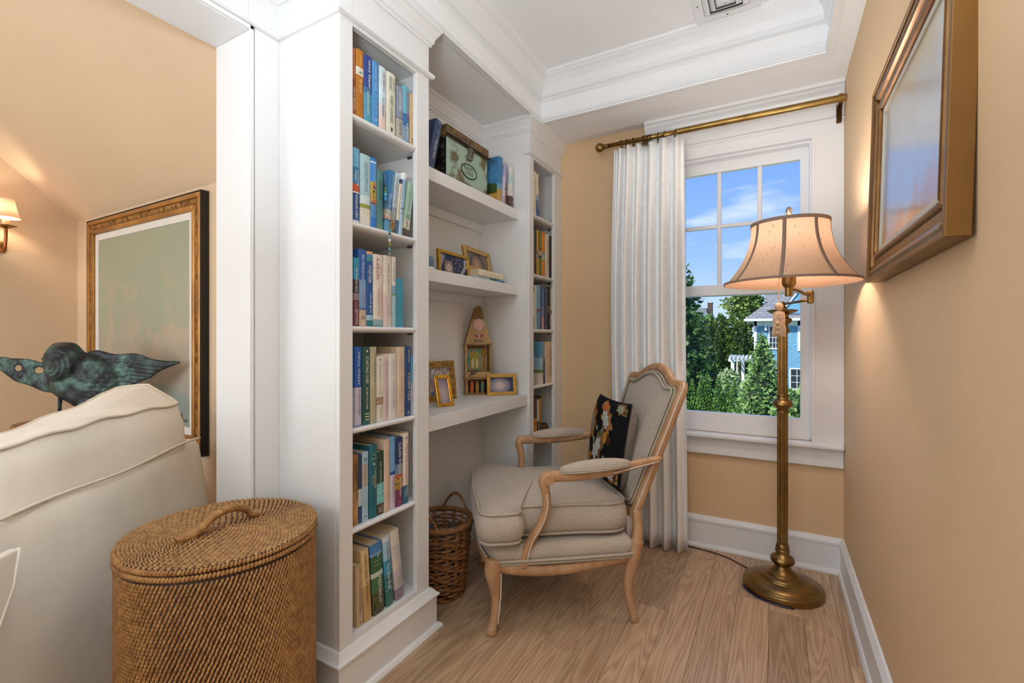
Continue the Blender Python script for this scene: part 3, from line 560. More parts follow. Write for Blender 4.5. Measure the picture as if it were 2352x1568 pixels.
# far tower
row(1.90, [
 ('thick cream hardcover on the top shelf of far bookcase', 2.4665, 0.043, 2.162, [(0, '#e0d6c2')], [('JAWS', .8, .55, .3, '8a8272', .1)]),
 ('cream book with a blue shark drawing on the top shelf of far bookcase', 2.5105, 0.034, 2.158, [(.52, '#e4dcc8'), (.38, '#8fa8c0'), (0, '#2f5c9c')], [('BENCHLEY', .92, .7, .4, '3c6c9c'), ('SH', .36, .2, .5, 'e8e8e8')]),
], G2)
row(1.551, [
 ('dark mottled book half hidden by the stile on the second shelf of far bookcase', 2.4625, 0.024, 1.815, [(0, pic('dark_print', ['#2c2420', '#a86c3c', '#5c5450', '#c8a868'], 40))], []),
 ('navy hardcover with yellow lettering on the second shelf of far bookcase', 2.4885, 0.026, 1.824, [(.46, '#1c3048'), (0, '#2c2824')], [('DEMILLE', .45, .28, .4, 'd8c83c')]),
 ('mustard yellow hardcover with a small picture on the second shelf of far bookcase', 2.5155, 0.030, 1.822, [(.54, '#c89a34'), (.36, pic('harbour_print', ['#4a4850', '#a89c94', '#6a5c54'], 60)), (0, '#b8922c')], [('NELSON DEMILLE', .95, .58, .36, '6a4a14')]),
 ('olive green hardcover with a brown picture on the second shelf of far bookcase', 2.5495, 0.036, 1.823, [(.62, '#6c6c34'), (.57, '#4c3c34'), (.45, '#b88c6c'), (.40, '#2c2824'), (0, '#6a7038')], [('Catherine', .92, .66, .36, 'd8d468'), ('Lux', .28, .18, .3, 'e4e4d0')]),
 ('bright orange hardcover with a dark figure on the second shelf of far bookcase', 2.589, 0.044, 1.824, [(.55, '#d8862c'), (.36, pic('figure_print', ['#1c1c1c', '#8cae9c', '#c8c0b0'], 30)), (0, '#d08a34')], [('NIGHT FALL', .32, .06, .24, 'a85c1c', .1)]),
 ('thick cream hardcover with black script and branch drawing, second shelf of far bookcase', 2.637, 0.057, 1.822, [(0, '#cfc6b6')], [('Nelson DeMille', .88, .45, .3, '4a443c', .1, .2), ('k', .42, .3, .3, '2c2824', .15), ('Plum', .24, .15, .3, '4a443c', .1, .2)]),
 ('black hardcover with orange lettering at the end of the second shelf of far bookcase', 2.702, 0.047, 1.823, [(0, '#1a1718')], [('NELSON DEMILLE', .96, .45, .4, 'e0703c', .1), ('o', .40, .32, .5, 'd89a3c', .1), ('E', .26, .18, .5, 'c83c2c', .1)]),
], G2)
row(1.226, [
 ('dark green and white book half hidden by stile, third shelf of far bookcase', 2.4625, 0.021, 1.483, [(.85, '#2c4436'), (.3, '#c8d0bc'), (0, '#4a5c44')], []),
 ('pale mint hardcover on the third shelf of far bookcase', 2.4845, 0.032, 1.487, [(0, '#c4cfc4')], [('LOW COUNTRY', .7, .35, .3, '8c948c')]),
 ('light blue hardcover with a small pink picture on the third shelf of far bookcase', 2.5185, 0.047, 1.492, [(.46, '#78a4cc'), (.40, '#8c5c64'), (0, '#6c94c0')], [('AUTUMN', .3, .1, .2, 'cfdfee')]),
 ('slim indigo paperback on the third shelf of far bookcase', 2.566, 0.022, 1.490, [(0, '#34407c')], [('ROSE FELT', .5, .1, .4, 'a8b4dc', 0, .1)], dict(rounded=False)),
 ('blue paperback fading to pink at the foot on the third shelf of far bookcase', 2.5885, 0.032, 1.486, [(.55, '#4c74b4'), (.3, '#7c88b8'), (0, '#c89ca4')], [('VIEIRA', .9, .6, .35, '9cc0e8')], dict(rounded=False)),
 ('thick navy paperback with cream title lines on the third shelf of far bookcase', 2.621, 0.051, 1.489, [(0, '#26325a')], [('The Darling and the Mystical', .92, .12, .22, 'b4bcd4', -.05), ('PHILIPPA', .82, .55, .14, '8c98bc', .26), ('o', .95, .9, .3, 'c0c4cc'), ('o', .08, .03, .3, 'c0c4cc')], dict(rounded=False)),
 ('black hardcover with gold lettering on the third shelf of far bookcase', 2.673, 0.043, 1.494, [(.56, '#1c191c'), (.38, pic('room_print', ['#2c2028', '#6c5440', '#a48c6c'], 60)), (0, '#1c191c')], [('JOHN GRISHAM', .95, .6, .3, 'b08c54'), ('SYCAMORE', .34, .1, .3, 'b08c54')]),
 ('cream hardcover with brown and red lettering ending the third shelf of far bookcase', 2.7185, 0.048, 1.491, [(.47, '#d2c8b4'), (.38, '#3c2c30'), (0, '#d8d0c0')], [('DAVID BALDACCI', .95, .52, .36, '8a6c44'), ('DELIVER', .36, .1, .4, '8c2c34')]),
], G2)
row(0.892, [
 ('large sky-blue jacketed book showing its cloud cover on the fourth shelf of far bookcase', 2.557, 0.044, 1.151, [(.62, '#5c94bc'), (.34, '#9cbccc'), (.26, '#6a8444'), (0, '#d4cabc')], [], dict(d=0.17, xo=0.004)),
 ('short dark indigo book on the fourth shelf of far bookcase', 2.6025, 0.032, 1.044, [(.8, '#7c5c74'), (0, '#262c50')], [('ISLAND', .7, .3, .4, 'b8b4cc')]),
 ('cream hardcover beside the short indigo book on the fourth shelf of far bookcase', 2.6365, 0.040, 1.146, [(0, '#d8c8b0')], [('HARVEST', .8, .4, .2, 'c0ae94')]),
 ('tan hardcover with dark capitals on the fourth shelf of far bookcase', 2.678, 0.062, 1.150, [(0, '#d0b286')], [('PASSING GLORY', .8, .16, .3, '4c4030', .05), ('A', .9, .83, .3, '2c4c4c')]),
 ('pale cream hardcover at the end of the fourth shelf of far bookcase', 2.741, 0.033, 1.148, [(0, '#dccab0')], [('BANTAM', .1, .04, .3, 'b09c7c')]),
], G2)
row(0.577, [
 ('dark brown book with an amber lower half on the fifth shelf of far bookcase', 2.4665, 0.056, 0.820, [(.5, '#3c2a22'), (.1, pic('amber_print', ['#a85c1c', '#d88c2c', '#5c3418'], 40)), (0, '#2c1c18')], [('DIANA', .9, .6, .3, '9c7c54')]),
 ('black and white book with large title lettering on the fifth shelf of far bookcase', 2.524, 0.030, 0.817, [(.94, '#2c2824'), (.4, '#d0c8bc'), (0, '#3c3834')], [('JOJO MOYES', .9, .42, .5, '3c342c'), ('Paris', .34, .1, .5, 'e0d8cc', 0, .2)]),
 ('slim amber yellow book on the fifth shelf of far bookcase', 2.555, 0.029, 0.816, [(.96, '#2c2420'), (.35, '#b8822c'), (0, '#4c3c2c')], [('SECRETS', .9, .4, .4, '6a4414')]),
], G2)
# standing and lying books in the niche
book('reddish brown leather-bound book at the left end of the top niche shelf', (-1.335, 1.556, 1.9146), 0.028, 0.285, [(0, mat('tooled_leather', '#7a4a38', 0.6, var=0.4, vscale=60, bump=0.4, bscale=90))], [], group=G3)
leaner_z = 1.914
def nichebook(label, yb, w, h, bands, texts, ytop, **kw):
    dy = ytop-yb; a = -math.asin(max(-0.9, min(0.9, dy/h)))
    book(label, (kw.pop('x', -1.325), yb, leaner_z+0.001+max(0, -math.sin(a))*w), w, h, bands, texts, lean=a, group=G3, **kw)
nichebook('navy blue hardcover leaning against the old tin box on the top niche shelf', 1.602, 0.047, 0.245, [(0, '#33466e')], [('Judith Yeaver', .82, .62, .14, 'cdd6e8', .1), ('Harvest Moon', .6, .22, .3, 'e4eaf4', .05, .1), ('.', .97, .95, .08, 'ffffff')], 1.664)
nichebook('large blue jacketed book with trees and yellow house on cover, right of tin box', 2.185, 0.045, 0.256, [(.42, '#3c7cae'), (.30, '#6ca4cc'), (.29, '#7cb0d0'), (0, '#c09a54')], [], 2.200, x=-1.318, d=0.19)
nichebook('slim lilac and white book leaning on the large blue book', 2.232, 0.024, 0.235, [(.7, '#a8a8cc'), (.45, '#c8bcd4'), (.2, '#d4c8cc'), (0, '#b4a4c0')], [('A NEW DAY', .9, .5, .4, '8c8cc0'), ('~', .44, .35, .6, '7c6c88')], 2.262, x=-1.312)
nichebook('black jacketed book with orange and brown picture, second from right on top niche shelf', 2.287, 0.020, 0.242, [(.38, '#121114'), (.34, '#c46a28'), (.05, pic('terracotta_print', ['#5c3028', '#a8604c', '#2c1c1c'], 20)), (0, '#c8c4c0')], [], 2.290, x=-1.330)
nichebook('white jacketed book with a blue sketch at the right end of the top niche shelf', 2.316, 0.046, 0.240, [(.8, '#e2e0dc'), (.58, pic('sketch_print', ['#7cb4d0', '#e0e4e4', '#a8c8d8'], 50)), (.3, '#dedcd8'), (0, pic('lace_print', ['#2c2424', '#6c5c58', '#1c1818'], 70))], [], 2.318, x=-1.318)
# cover pictures on the near face of the large blue book
for o in [o for o in bpy.data.objects if o.get('label', '').startswith('large blue jacketed book')]:
    mk('cover_sky', MB().box(-0.185, -0.006, -0.0008, -0.0002, 0.10, 0.250), pic('cover_sky_print', ['#285078', '#4a8cc0', '#6cacd8'], 6, .3, .7), o, world=False)
    mk('cover_trees', MB().prism([(-0.185, 0.052), (-0.006, 0.052), (-0.006, 0.095), (-0.02, 0.108), (-0.04, 0.106), (-0.06, 0.112), (-0.08, 0.098), (-0.11, 0.106), (-0.15, 0.090), (-0.185, 0.092)], -0.0012, -0.0009, plane='xz'), pic('cover_tree_print', ['#101c10', '#2c4a24', '#56743c', '#182818'], 90), o, world=False)
    mk('cover_house', MB().box(-0.185, -0.006, -0.0012, -0.0009, 0.003, 0.051), cmat('#c8953c'), o, world=False)
    for xa in (-0.15, -0.085):
        mk('cover_window', MB().box(xa, xa+0.05, -0.0016, -0.0013, 0.012, 0.042), cmat('#e8e4dc'), o, world=False)
        mk('cover_window_pane', MB().box(xa+0.006, xa+0.022, -0.0020, -0.0017, 0.016, 0.038).box(xa+0.028, xa+0.044, -0.0020, -0.0017, 0.016, 0.038), cmat('#3c4448'), o, world=False)
    for i in range(8):
        mk('cover_text_line', MB().box(-0.180, -0.08-0.05*(i % 3)*0.5, -0.0013, -0.0009, 0.222-i*0.014, 0.2235-i*0.014), ink('a8c8e0'), o, world=False)
# lying books on the second niche shelf (spine towards the room)
def lying(label, x, y, z, w, h, bands, texts, d=0.15, rz=0.0):
    # local z (height) -> world +y ... rotate about x by -90deg: z->y, y->-z
    book(label, (x, y, z+w), w, h, bands, texts, d=d, lay=(-PI/2, 0, rz), group=G3)
lying('pale blue hardcover lying under the cream book on the middle niche shelf', -1.335, 2.00, 1.4765, 0.020, 0.135, [(0, '#bcd0da')], [('THE PERFECT', .8, .2, .4, '8c9ca8')], d=0.12)
lying('deep blue patterned paperback lying at the right of the middle niche shelf', -1.335, 2.142, 1.4765, 0.020, 0.150, [(0, pic('blue_pattern', ['#1c2c38', '#4c8cb4', '#7cb0cc'], 40))], [], d=0.12)
lying('thick cream hardcover lying on top of two books on the middle niche shelf', -1.330, 2.015, 1.4972, 0.034, 0.245, [(0, '#e6dcc0')], [('V I O', .65, .45, .4, 'c8b88c')], d=0.15)
lying('white and teal hardcover lying at the left end of the middle niche shelf', -1.335, 1.50, 1.4765, 0.018, 0.165, [(.55, '#e4e2da'), (.35, '#4c94b4'), (0, '#dcdcd8')], [('SUMMER', .3, .1, .4, '7c8c94')], d=0.13)
lying('dusty blue hardcover lying on the white and teal book on the middle niche shelf', -1.340, 1.51, 1.4950, 0.047, 0.150, [(.5, '#5c7c94'), (0, '#a4b8cc')], [('COAST', .4, .1, .3, 'd8e0e8')], d=0.13)

# ------------------------------------------------------------------ small things on the shelves
# beaded bookmark hanging out of the teal-green book
bm_ = thing('beaded_bookmark', 'turquoise and green beaded bookmark hanging over the shelf edge in near bookcase', 'bookmark', (XS+0.012, 1.252, 1.70))
bx_ = XF+0.006
pth = [(XS-0.005, 1.250, 1.783), (XS+0.008, 1.251, 1.770), (XS+0.010, 1.2535, 1.735), (XS+0.010, 1.2545, 1.66), (XS+0.013, 1.254, 1.60), (bx_, 1.2535, 1.567), (bx_+0.001, 1.253, 1.52), (bx_+0.001, 1.254, 1.468)]
mk('cord', MB().tube(smoothpts(pth, 4), 0.0009, 5), mat('bookmark_cord', (150, 140, 110), 0.7), bm_)
cols = ['#3c3a30', '#4a8a54', '#7a8c2c', '#3c9cb0', '#3a86b8', '#4a3c2c', '#8a9a6a']
for (px, py, pz), r, c in ([((XS+0.011, 1.2535, 1.728), .0035, '#4a3c34'), ((XS+0.011, 1.2538, 1.719), .0045, '#4c8c62'), ((XS+0.011, 1.254, 1.709), .0045, '#7a8a2c'), ((XS+0.011, 1.2543, 1.697), .0058, '#54a8b4'), ((XS+0.011, 1.2545, 1.682), .0062, '#4090c0'), ((XS+0.011, 1.2545, 1.669), .0035, '#4a3c2c'),
      ((bx_+.004, 1.2535, 1.562), .0062, '#3c94ac'), ((bx_+.004, 1.2535, 1.551), .004, '#5a5030'), ((bx_+.004, 1.2532, 1.541), .0048, '#6aa4b0'), ((bx_+.004, 1.2531, 1.528), .0055, '#d8ccc8'), ((bx_+.004, 1.2531, 1.513), .0056, '#6a7c24'), ((bx_+.003, 1.2534, 1.495), .005, '#5a9cb0'), ((bx_+.003, 1.254, 1.478), .004, '#9aa4a0')]):
    mk('bead', MB().ball((px, py, pz), (r, r, r*1.25), 10, rings=6), mat('bead_'+c[1:], c, 0.2, var=0.15, vscale=200), bm_, smooth=True)

# old tin box
TINB = mat('chipped_green_tin', '#9fb9a8', 0.62, color2='#6e6244', vscale=17, lo=0.47, hi=0.60, bump=0.25, bscale=70, detail=9)
TINL = mat('rusty_brown_tin', '#4c3a26', 0.5, color2='#8a6c44', vscale=26, lo=0.35, hi=0.7, bump=0.3, bscale=90, detail=8, metal=0.3)
DARKM = mat('dark_iron', '#24201c', 0.5, 0.5, var=0.3)
tin = thing('tin_box', 'old chipped pale green metal box with brown lid on the top niche shelf', 'box', (-1.42, 1.93, 1.9145))
ty0, ty1, tz0 = 1.750, 2.112, 1.9145
mk('body', MB().box(-1.51, -1.335, ty0+0.004, ty1-0.004, tz0, tz0+0.205), TINB, tin, bevel=0.004)
mk('side_plate', MB().box(-1.508, -1.338, ty0+0.001, ty0+0.0035, tz0+0.002, tz0+0.2), mat('black_filigree_tin', '#0e0d0c', 0.5, color2='#6c6058', vscale=40, lo=0.55, hi=0.72), tin)
mk('lid', MB().box(-1.515, -1.330, ty0-0.002, ty1+0.003, tz0+0.2055, tz0+0.262).box(-1.519, -1.3255, ty0-0.006, ty1+0.007, tz0+0.2052, tz0+0.217), TINL, tin, bevel=0.004)
mk('lid_rim', MB().tube([(-1.3245, ty0-0.006, tz0+0.212), (-1.3245, ty1+0.008, tz0+0.212)], 0.005, 8), DARKM, tin)
lat = mk('latch', MB().box(-1.335, -1.322, 1.925, 1.955, tz0+0.150, tz0+0.222).box(-1.3215, -1.315, 1.929, 1.951, tz0+0.165, tz0+0.20), mat('steel_latch', '#8e8a82', 0.4, 0.9, var=0.2), tin, bevel=0.002)
mk('keyhole', MB().box(-1.3148, -1.3135, 1.935, 1.945, tz0+0.173, tz0+0.192), mat('keyhole_rust', '#5a3418', 0.6), lat)
ov = [(1.934+0.066*math.cos(2*PI*i/40), tz0+0.092+0.034*math.sin(2*PI*i/40)) for i in range(40)]
pl_ = mk('name_plate', MB().prism(ov, -1.3348, -1.3325, plane='yz'), TINB, tin)
mk('plate_rim', MB().tube([(-1.3325, a, b) for a, b in ov], 0.0026, 6, closed=True, up=(1, 0, 0)), DARKM, pl_)
for txt, z, ln in (('DAINTY', 0.105, 0.078), ('CAKE', 0.082, 0.070)):
    lettering(tin, txt, (-1.3318+1.42, 1.934-1.93-ln/2, z), (0, 1, 0), (0, 0, 1), ln, 0.019, DARKM)

# picture frames
def frame(name, label, loc, rotz, tilt, w, h, bw, th, fm, picm, group='framed photographs in the desk niche', liner=None, easel=True):
    """frame facing local -y, base at local z=0, leaning back by tilt"""
    t = thing(name, label, 'picture frame', loc, group=group, rot=(-tilt, 0, rotz))
    for nm, P in (('frame_rail', [(-w/2, 0), (w/2, 0), (w/2-bw, bw), (-w/2+bw, bw)]), ('frame_rail', [(-w/2, h), (-w/2+bw, h-bw), (w/2-bw, h-bw), (w/2, h)]),
                  ('frame_stile', [(-w/2, 0), (-w/2+bw, bw), (-w/2+bw, h-bw), (-w/2, h)]), ('frame_stile', [(w/2, 0), (w/2, h), (w/2-bw, h-bw), (w/2-bw, bw)])):
        mk(nm, MB().prism(P, 0, th, plane='xz'), fm, t, world=False, bevel=min(0.003, bw*0.2))
    mk('picture', MB().box(-w/2+bw*0.9, w/2-bw*0.9, th*0.45, th*0.75, bw*0.9, h-bw*0.9), picm, t, world=False)
    if easel: mk('easel', MB().add([(-0.02, th, h*0.8), (0.02, th, h*0.8), (0.02, th, 0.01), (-0.02, th, 0.01), (-0.02, th+0.003, h*0.8), (0.02, th+0.003, h*0.8), (0.02, th+h*0.32, -h*0.32*math.tan(tilt) if False else 0.002), (-0.02, th+h*0.32, 0.002)], [(4, 5, 6, 7), (0, 3, 2, 1), (0, 1, 5, 4), (1, 2, 6, 5), (2, 3, 7, 6), (3, 0, 4, 7)]), BLACK, t, world=False)
    return t
def blob(name, cols, c, rad, flat=(1, 1, 1)):
    """soft radial picture: colours from centre outwards (object space, metres)"""
    m = bpy.data.materials.new(name); m.use_nodes = True; nt = m.node_tree; N = nt.nodes.new; L = nt.links.new
    b = nt.nodes['Principled BSDF']; b.inputs['Roughness'].default_value = 0.15
    tc = N('ShaderNodeTexCoord'); mp = N('ShaderNodeMapping'); mp.vector_type = 'POINT'
    mp.inputs['Scale'].default_value = tuple(f/rad for f in flat); mp.inputs['Location'].default_value = tuple(-a*f/rad for a, f in zip(c, flat)); L(tc.outputs['Object'], mp.inputs[0])
    nz = N('ShaderNodeTexNoise'); nz.inputs['Scale'].default_value = 1.2; L(mp.outputs[0], nz.inputs['Vector'])
    mx = N('ShaderNodeMixRGB'); mx.inputs[0].default_value = 0.12; L(mp.outputs[0], mx.inputs[1]); L(nz.outputs['Color'], mx.inputs[2])
    ln = N('ShaderNodeVectorMath'); ln.operation = 'LENGTH'; L(mx.outputs[0], ln.inputs[0])
    rp = N('ShaderNodeValToRGB'); rp.color_ramp.interpolation = 'EASE'; e = rp.color_ramp.elements; e[0].position = 0.15; e[0].color = lin(cols[0]); e[1].position = 1.0; e[1].color = lin(cols[-1])
    for i in range(1, len(cols)-1): q = e.new(0.15+0.85*i/(len(cols)-1)); q.color = lin(cols[i])
    L(ln.outputs['Value'], rp.inputs[0]); L(rp.outputs[0], b.inputs['Base Color']); return m
DIAG = math.radians(49)
RZ = PI/2   # local -y -> world +x
frame('picture_frame', 'gold frame holding a blurred dark blue photo at the right of the desk top', (-1.336, 2.268, 0.8505), math.radians(44), 0.12, 0.172, 0.122, 0.021, 0.018, mat('pale_gold', '#c2a058', 0.36, 0.7, var=0.12, vscale=40), blob('blurred_photo_pale', ['#c8b8b8', '#8c8ca0', '#343c64', '#242c48'], (-0.005, 0, 0.06), 0.07, (0.8, 0, 1.1)))
# ornate carved frame
orn = frame('picture_frame', 'ornate carved gold frame standing behind the small brass frame on the desk top', (-1.497, 1.930, 0.8505), RZ+math.radians(-4), 0.10, 0.235, 0.205, 0.034, 0.022, mat('carved_gold', '#8e6a2c', 0.38, 0.75, color2='#d8b46a', vscale=60, bump=0.8, bscale=70), pic('portrait_print', ['#3c5a86', '#c8c4b8', '#a87880', '#7c94ac', '#d8d0c8'], 14))
cv = mat('carved_gold_relief', '#a87c34', 0.34, 0.8, color2='#d8b468', vscale=80)
for i in range(11):
    for z, hz in ((0.188, 1), (0.017, 1)):
        u = -0.1+0.02*i
        mk('scroll', MB().tube([(u+0.008*math.cos(a*0.9+i), -0.002-0.002*math.sin(a), z+0.008*(1-a/9)*math.sin(a*0.9+i)) for a in range(9)], 0.0022, 5), cv, orn, world=False)
for i in range(8):
    for sx in (-1, 1):
        z = 0.03+0.021*i
        mk('scroll', MB().tube([(sx*0.1+0.008*(1-a/9)*math.cos(a*0.9+i), -0.002-0.002*math.sin(a), z+0.008*math.sin(a*0.9+i)) for a in range(9)], 0.0022, 5), cv, orn, world=False)
frame('picture_frame', 'small narrow brass frame tilted in front of the ornate carved frame on the desk top', (-1.352, 1.775, 0.8505), math.radians(64), 0.32, 0.085, 0.155, 0.019, 0.015, mat('bright_brass', '#c09a48', 0.22, 1.0, var=0.2, vscale=25), blob('lilac_photo', ['#b4a8b0', '#8c84a8', '#5c587c', '#9c948c'], (0, 0, 0.075), 0.08, (1, 0, 0.6)))
# cat picture on the middle shelf
catf = frame('picture_frame', 'gold frame with a tabby cat and dark blue cloth on the middle niche shelf', (-1.378, 1.885, 1.4765), RZ+math.radians(3), 0.06, 0.275, 0.122, 0.016, 0.016, mat('honey_gold', '#c49a3c', 0.34, 0.75, var=0.15, vscale=30), pic('dark_blue_cloth', ['#141c3c', '#22305c', '#141a38'], 12))
cz = mat('cat_fur', '#a8928c', 0.7, color2='#6c5852', vscale=60, stretch=(1, 1, 3)); 
def flat(name, poly, y, m, par, th=0.0006): return mk(name, MB().prism(poly, y-th, y, plane='xz'), m, par, world=False)
cy_ = 0.0058
flat('printed_cat', [(-0.085, 0.017), (-0.01, 0.017), (-0.012, 0.04), (-0.02, 0.058), (-0.022, 0.085), (-0.030, 0.072), (-0.052, 0.076), (-0.072, 0.072), (-0.082, 0.088), (-0.084, 0.06), (-0.09, 0.04)], cy_, cz, catf)
flat('printed_face', [(-0.07, 0.03), (-0.05, 0.022), (-0.032, 0.03), (-0.03, 0.05), (-0.048, 0.062), (-0.07, 0.052)], cy_-0.0008, mat('cat_face', '#c8b8b0', 0.7, var=0.2, vscale=90), catf)
for ex in (-0.062, -0.041): flat('printed_eye', [(ex-0.004, 0.046), (ex+0.004, 0.046), (ex+0.003, 0.049), (ex-0.003, 0.049)], cy_-0.0016, BLACK, catf)
flat('printed_nose', [(-0.0535, 0.038), (-0.0475, 0.038), (-0.0505, 0.034)], cy_-0.0016, mat('cat_nose', '#6c4a44', 0.6), catf)
flat('printed_lace', [(0.045, 0.017), (0.075, 0.017), (0.115, 0.06), (0.118, 0.102), (0.09, 0.104), (0.085, 0.06)], cy_, pic('lace_grey', ['#3c3c44', '#b8b8c0', '#8c8c98'], 60), catf)
flat('printed_lace', [(-0.118, 0.103), (-0.118, 0.03), (-0.1, 0.05), (-0.078, 0.103)], cy_, pic('lace_lilac', ['#5c5870', '#a09cb0', '#7c7890'], 40), catf)
random.seed(3)
for i in range(22):
    u, v = random.uniform(-0.012, 0.06), random.uniform(0.025, 0.1)
    flat('printed_spangle', [(u, v), (u+0.004, v+0.001), (u+0.005, v+0.004), (u+0.001, v+0.004)], cy_-0.0002, mat('spangle', '#c8c0b4', 0.5), catf)
frame('picture_frame', 'gold wood frame with a blurred portrait propped on the lying books', (-1.405, 2.148, 1.5322), RZ+math.radians(6), 0.14, 0.30, 0.132, 0.027, 0.02, mat('light_gold_wood', '#c09a58', 0.4, 0.55, var=0.2, vscale=30, stretch=(1, 1, 6)), blob('blurred_portrait', ['#b0785c', '#8c6450', '#3c3430', '#5c5044', '#6a5c4c'], (-0.005, 0, 0.05), 0.085, (0.8, 0, 1)))
frame('picture_frame', 'small gold frame half hidden by the near bookcase on the middle niche shelf', (-1.46, 1.575, 1.4765), RZ+math.radians(-38), 0.05, 0.17, 0.155, 0.02, 0.016, mat('honey_gold', '#c49a3c'), pic('sepia_print', ['#5c4a34', '#a8906c', '#3c3024'], 12))

# pointed wooden keepsake shrine in the corner of the desk top
WOODP = mat('papered_wood', '#b08a5c', 0.7, color2='#8a683c', vscale=18, bump=0.15, bscale=60)
PAPER = mat('old_text_paper', '#c6a878', 0.8, color2='#a4845a', vscale=120, stretch=(1, 1, 6), lo=0.4, hi=0.6)
shr = thing('keepsake_shrine', 'pointed wooden collage shrine with a pink clock face in the desk corner', 'ornament', (-1.463, 2.214, 0.8505), rotz=DIAG-0.10)
SW = 0.075
def sbx(name, *a, m=WOODP, par=None, **k): return mk(name, MB().box(*a), m, par or shr, world=False, **k)
# lower drawer box
sbx('lower_box_side', -SW+0.004, -SW+0.018, -0.002, 0.07, 0, 0.095); sbx('lower_box_side', SW-0.018, SW-0.004, -0.002, 0.07, 0, 0.095)
sbx('lower_box_board', -SW+0.018, SW-0.018, -0.002, 0.07, 0, 0.007); sbx('lower_box_board', -SW+0.018, SW-0.018, -0.002, 0.07, 0.088, 0.095)
sbx('lower_box_back', -SW+0.018, SW-0.018, 0.062, 0.07, 0.007, 0.088, m=mat('shrine_dark', '#2c2018', 0.8))
# middle box
sbx('cabinet_board', -SW-0.006, SW+0.006, -0.008, 0.075, 0.0955, 0.103); sbx('cabinet_side', -SW, -SW+0.012, -0.006, 0.074, 0.1035, 0.285, m=PAPER); sbx('cabinet_side', SW-0.012, SW, -0.006, 0.074, 0.1035, 0.285)
sbx('cabinet_back', -SW+0.012, SW-0.012, 0.066, 0.074, 0.1035, 0.285, m=PAPER); sbx('cabinet_sill', -SW+0.012, SW-0.012, -0.006, 0.008, 0.1035, 0.132, m=PAPER)
sbx('cabinet_board', -SW-0.004, SW+0.004, -0.009, 0.075, 0.2855, 0.292)
for k in range(8): sbx('stamp_row', -0.05+k*0.0125, -0.041+k*0.0125, 0.0640, 0.0656, 0.266, 0.276, m=BLACK)
pc = sbx('collage_picture', -0.052, 0.028, 0.058, 0.0655, 0.135, 0.258, m=pic('teal_floral', ['#3c8c80', '#54a898', '#c87868', '#5cac9c'], 45, .35, .72))
sbx('collage_photo', -0.038, 0.014, 0.0560, 0.0576, 0.145, 0.245, m=pic('sepia_green', ['#6c6a1c', '#a8a44c', '#8c8a34'], 20), par=pc)
for fx, fh in ((-0.022, 0.062), (0.002, 0.058)):
    mk('printed_figure', MB().prism([(fx-0.007, 0.150), (fx+0.007, 0.150), (fx+0.009, 0.150+fh*0.55), (fx+0.005, 0.150+fh*0.9), (fx-0.005, 0.150+fh*0.9), (fx-0.009, 0.150+fh*0.55)], 0.0546, 0.0556, plane='xz'), mat('sepia_pale', '#d4cfa0', 0.7), pc, world=False)
sp = mk('spoon', MB().ball((0.041, 0.05, 0.238), (0.008, 0.004, 0.017), 10, rings=6).tube([(0.041, 0.05, 0.222), (0.041, 0.05, 0.145)], 0.0022, 6), mat('yellow_spoon', '#c09a1c', 0.4, 0.4), shr, world=False, smooth=True)
mk('bird_figure', MB().ball((-0.028, -0.012, 0.128), (0.016, 0.006, 0.008), 10, rings=6).ball((-0.013, -0.012, 0.139), 0.006, 8, rings=5).tube([(-0.04, -0.012, 0.122), (-0.054, -0.012, 0.106)], [0.005, 0.002], 6), mat('pewter', '#6c6a66', 0.4, 0.7), shr, world=False, smooth=True)
# steep roof
rz0, rz1, rh = 0.2922, 0.505, 0.016
mk('roof_front', MB().prism([(-SW, rz0), (SW, rz0), (rh, rz1-0.012), (0, rz1), (-rh, rz1-0.012)], -0.004, 0.0, plane='xz'), PAPER, shr, world=False)
mk('roof_body', MB().prism([(-SW, rz0), (SW, rz0), (rh, rz1-0.012), (0, rz1), (-rh, rz1-0.012)], 0.0005, 0.06, plane='xz'), WOODP, shr, world=False)
mk('roof_cap', MB().prism([(-0.036, rz1-0.075), (0.034, rz1-0.075), (rh+0.001, rz1-0.012), (0, rz1+0.001), (-rh-0.001, rz1-0.012)], -0.0062, -0.0042, plane='xz'), mat('brown_text_paper', '#8c6c44', 0.8, color2='#6a5030', vscale=90, stretch=(1, 1, 5)), shr, world=False)
dsc = [(0.001+0.031*math.cos(2*PI*i/28), 0.398+0.034*math.sin(2*PI*i/28)) for i in range(28)]
clk = mk('clock_face', MB().prism(dsc, -0.0085, -0.0064, plane='xz'), mat('pink_clock', '#d09a94', 0.6, color2='#dcb8ae', vscale=30), shr, world=False)
mk('clock_rim', MB().tube([(a, -0.0088, b) for a, b in dsc], 0.0018, 6, closed=True, up=(0, 1, 0)), mat('grey_rim', '#9aa2a0', 0.4, 0.4), clk, world=False)
for i in range(12):
    a = 2*PI*i/12; mk('clock_mark', MB().box(0.001+0.022*math.cos(a)-0.002, 0.001+0.022*math.cos(a)+0.002, -0.0092, -0.0087, 0.398+0.025*math.sin(a)-0.002, 0.398+0.025*math.sin(a)+0.002), mat('clock_ink', '#e0cdc0', 0.6), clk, world=False)
for sx in (-1, 1):
    mk('wing', MB().prism([(0.003+sx*0.004, 0.330), (0.003+sx*0.012, 0.325), (0.003+sx*0.024, 0.338), (0.003+sx*0.022, 0.345), (0.003+sx*0.012, 0.340)], -0.0075, -0.0042, plane='xz'), mat('crimson_wing', '#a02848', 0.5), shr, world=False)
mk('winged_head', MB().ball((0.003, -0.006, 0.337), (0.0055, 0.003, 0.006), 8, rings=6).ball((0.003, -0.006, 0.326), (0.005, 0.003, 0.006), 8, rings=6), mat('bisque', '#d8c0a0', 0.6), shr, world=False, smooth=True)
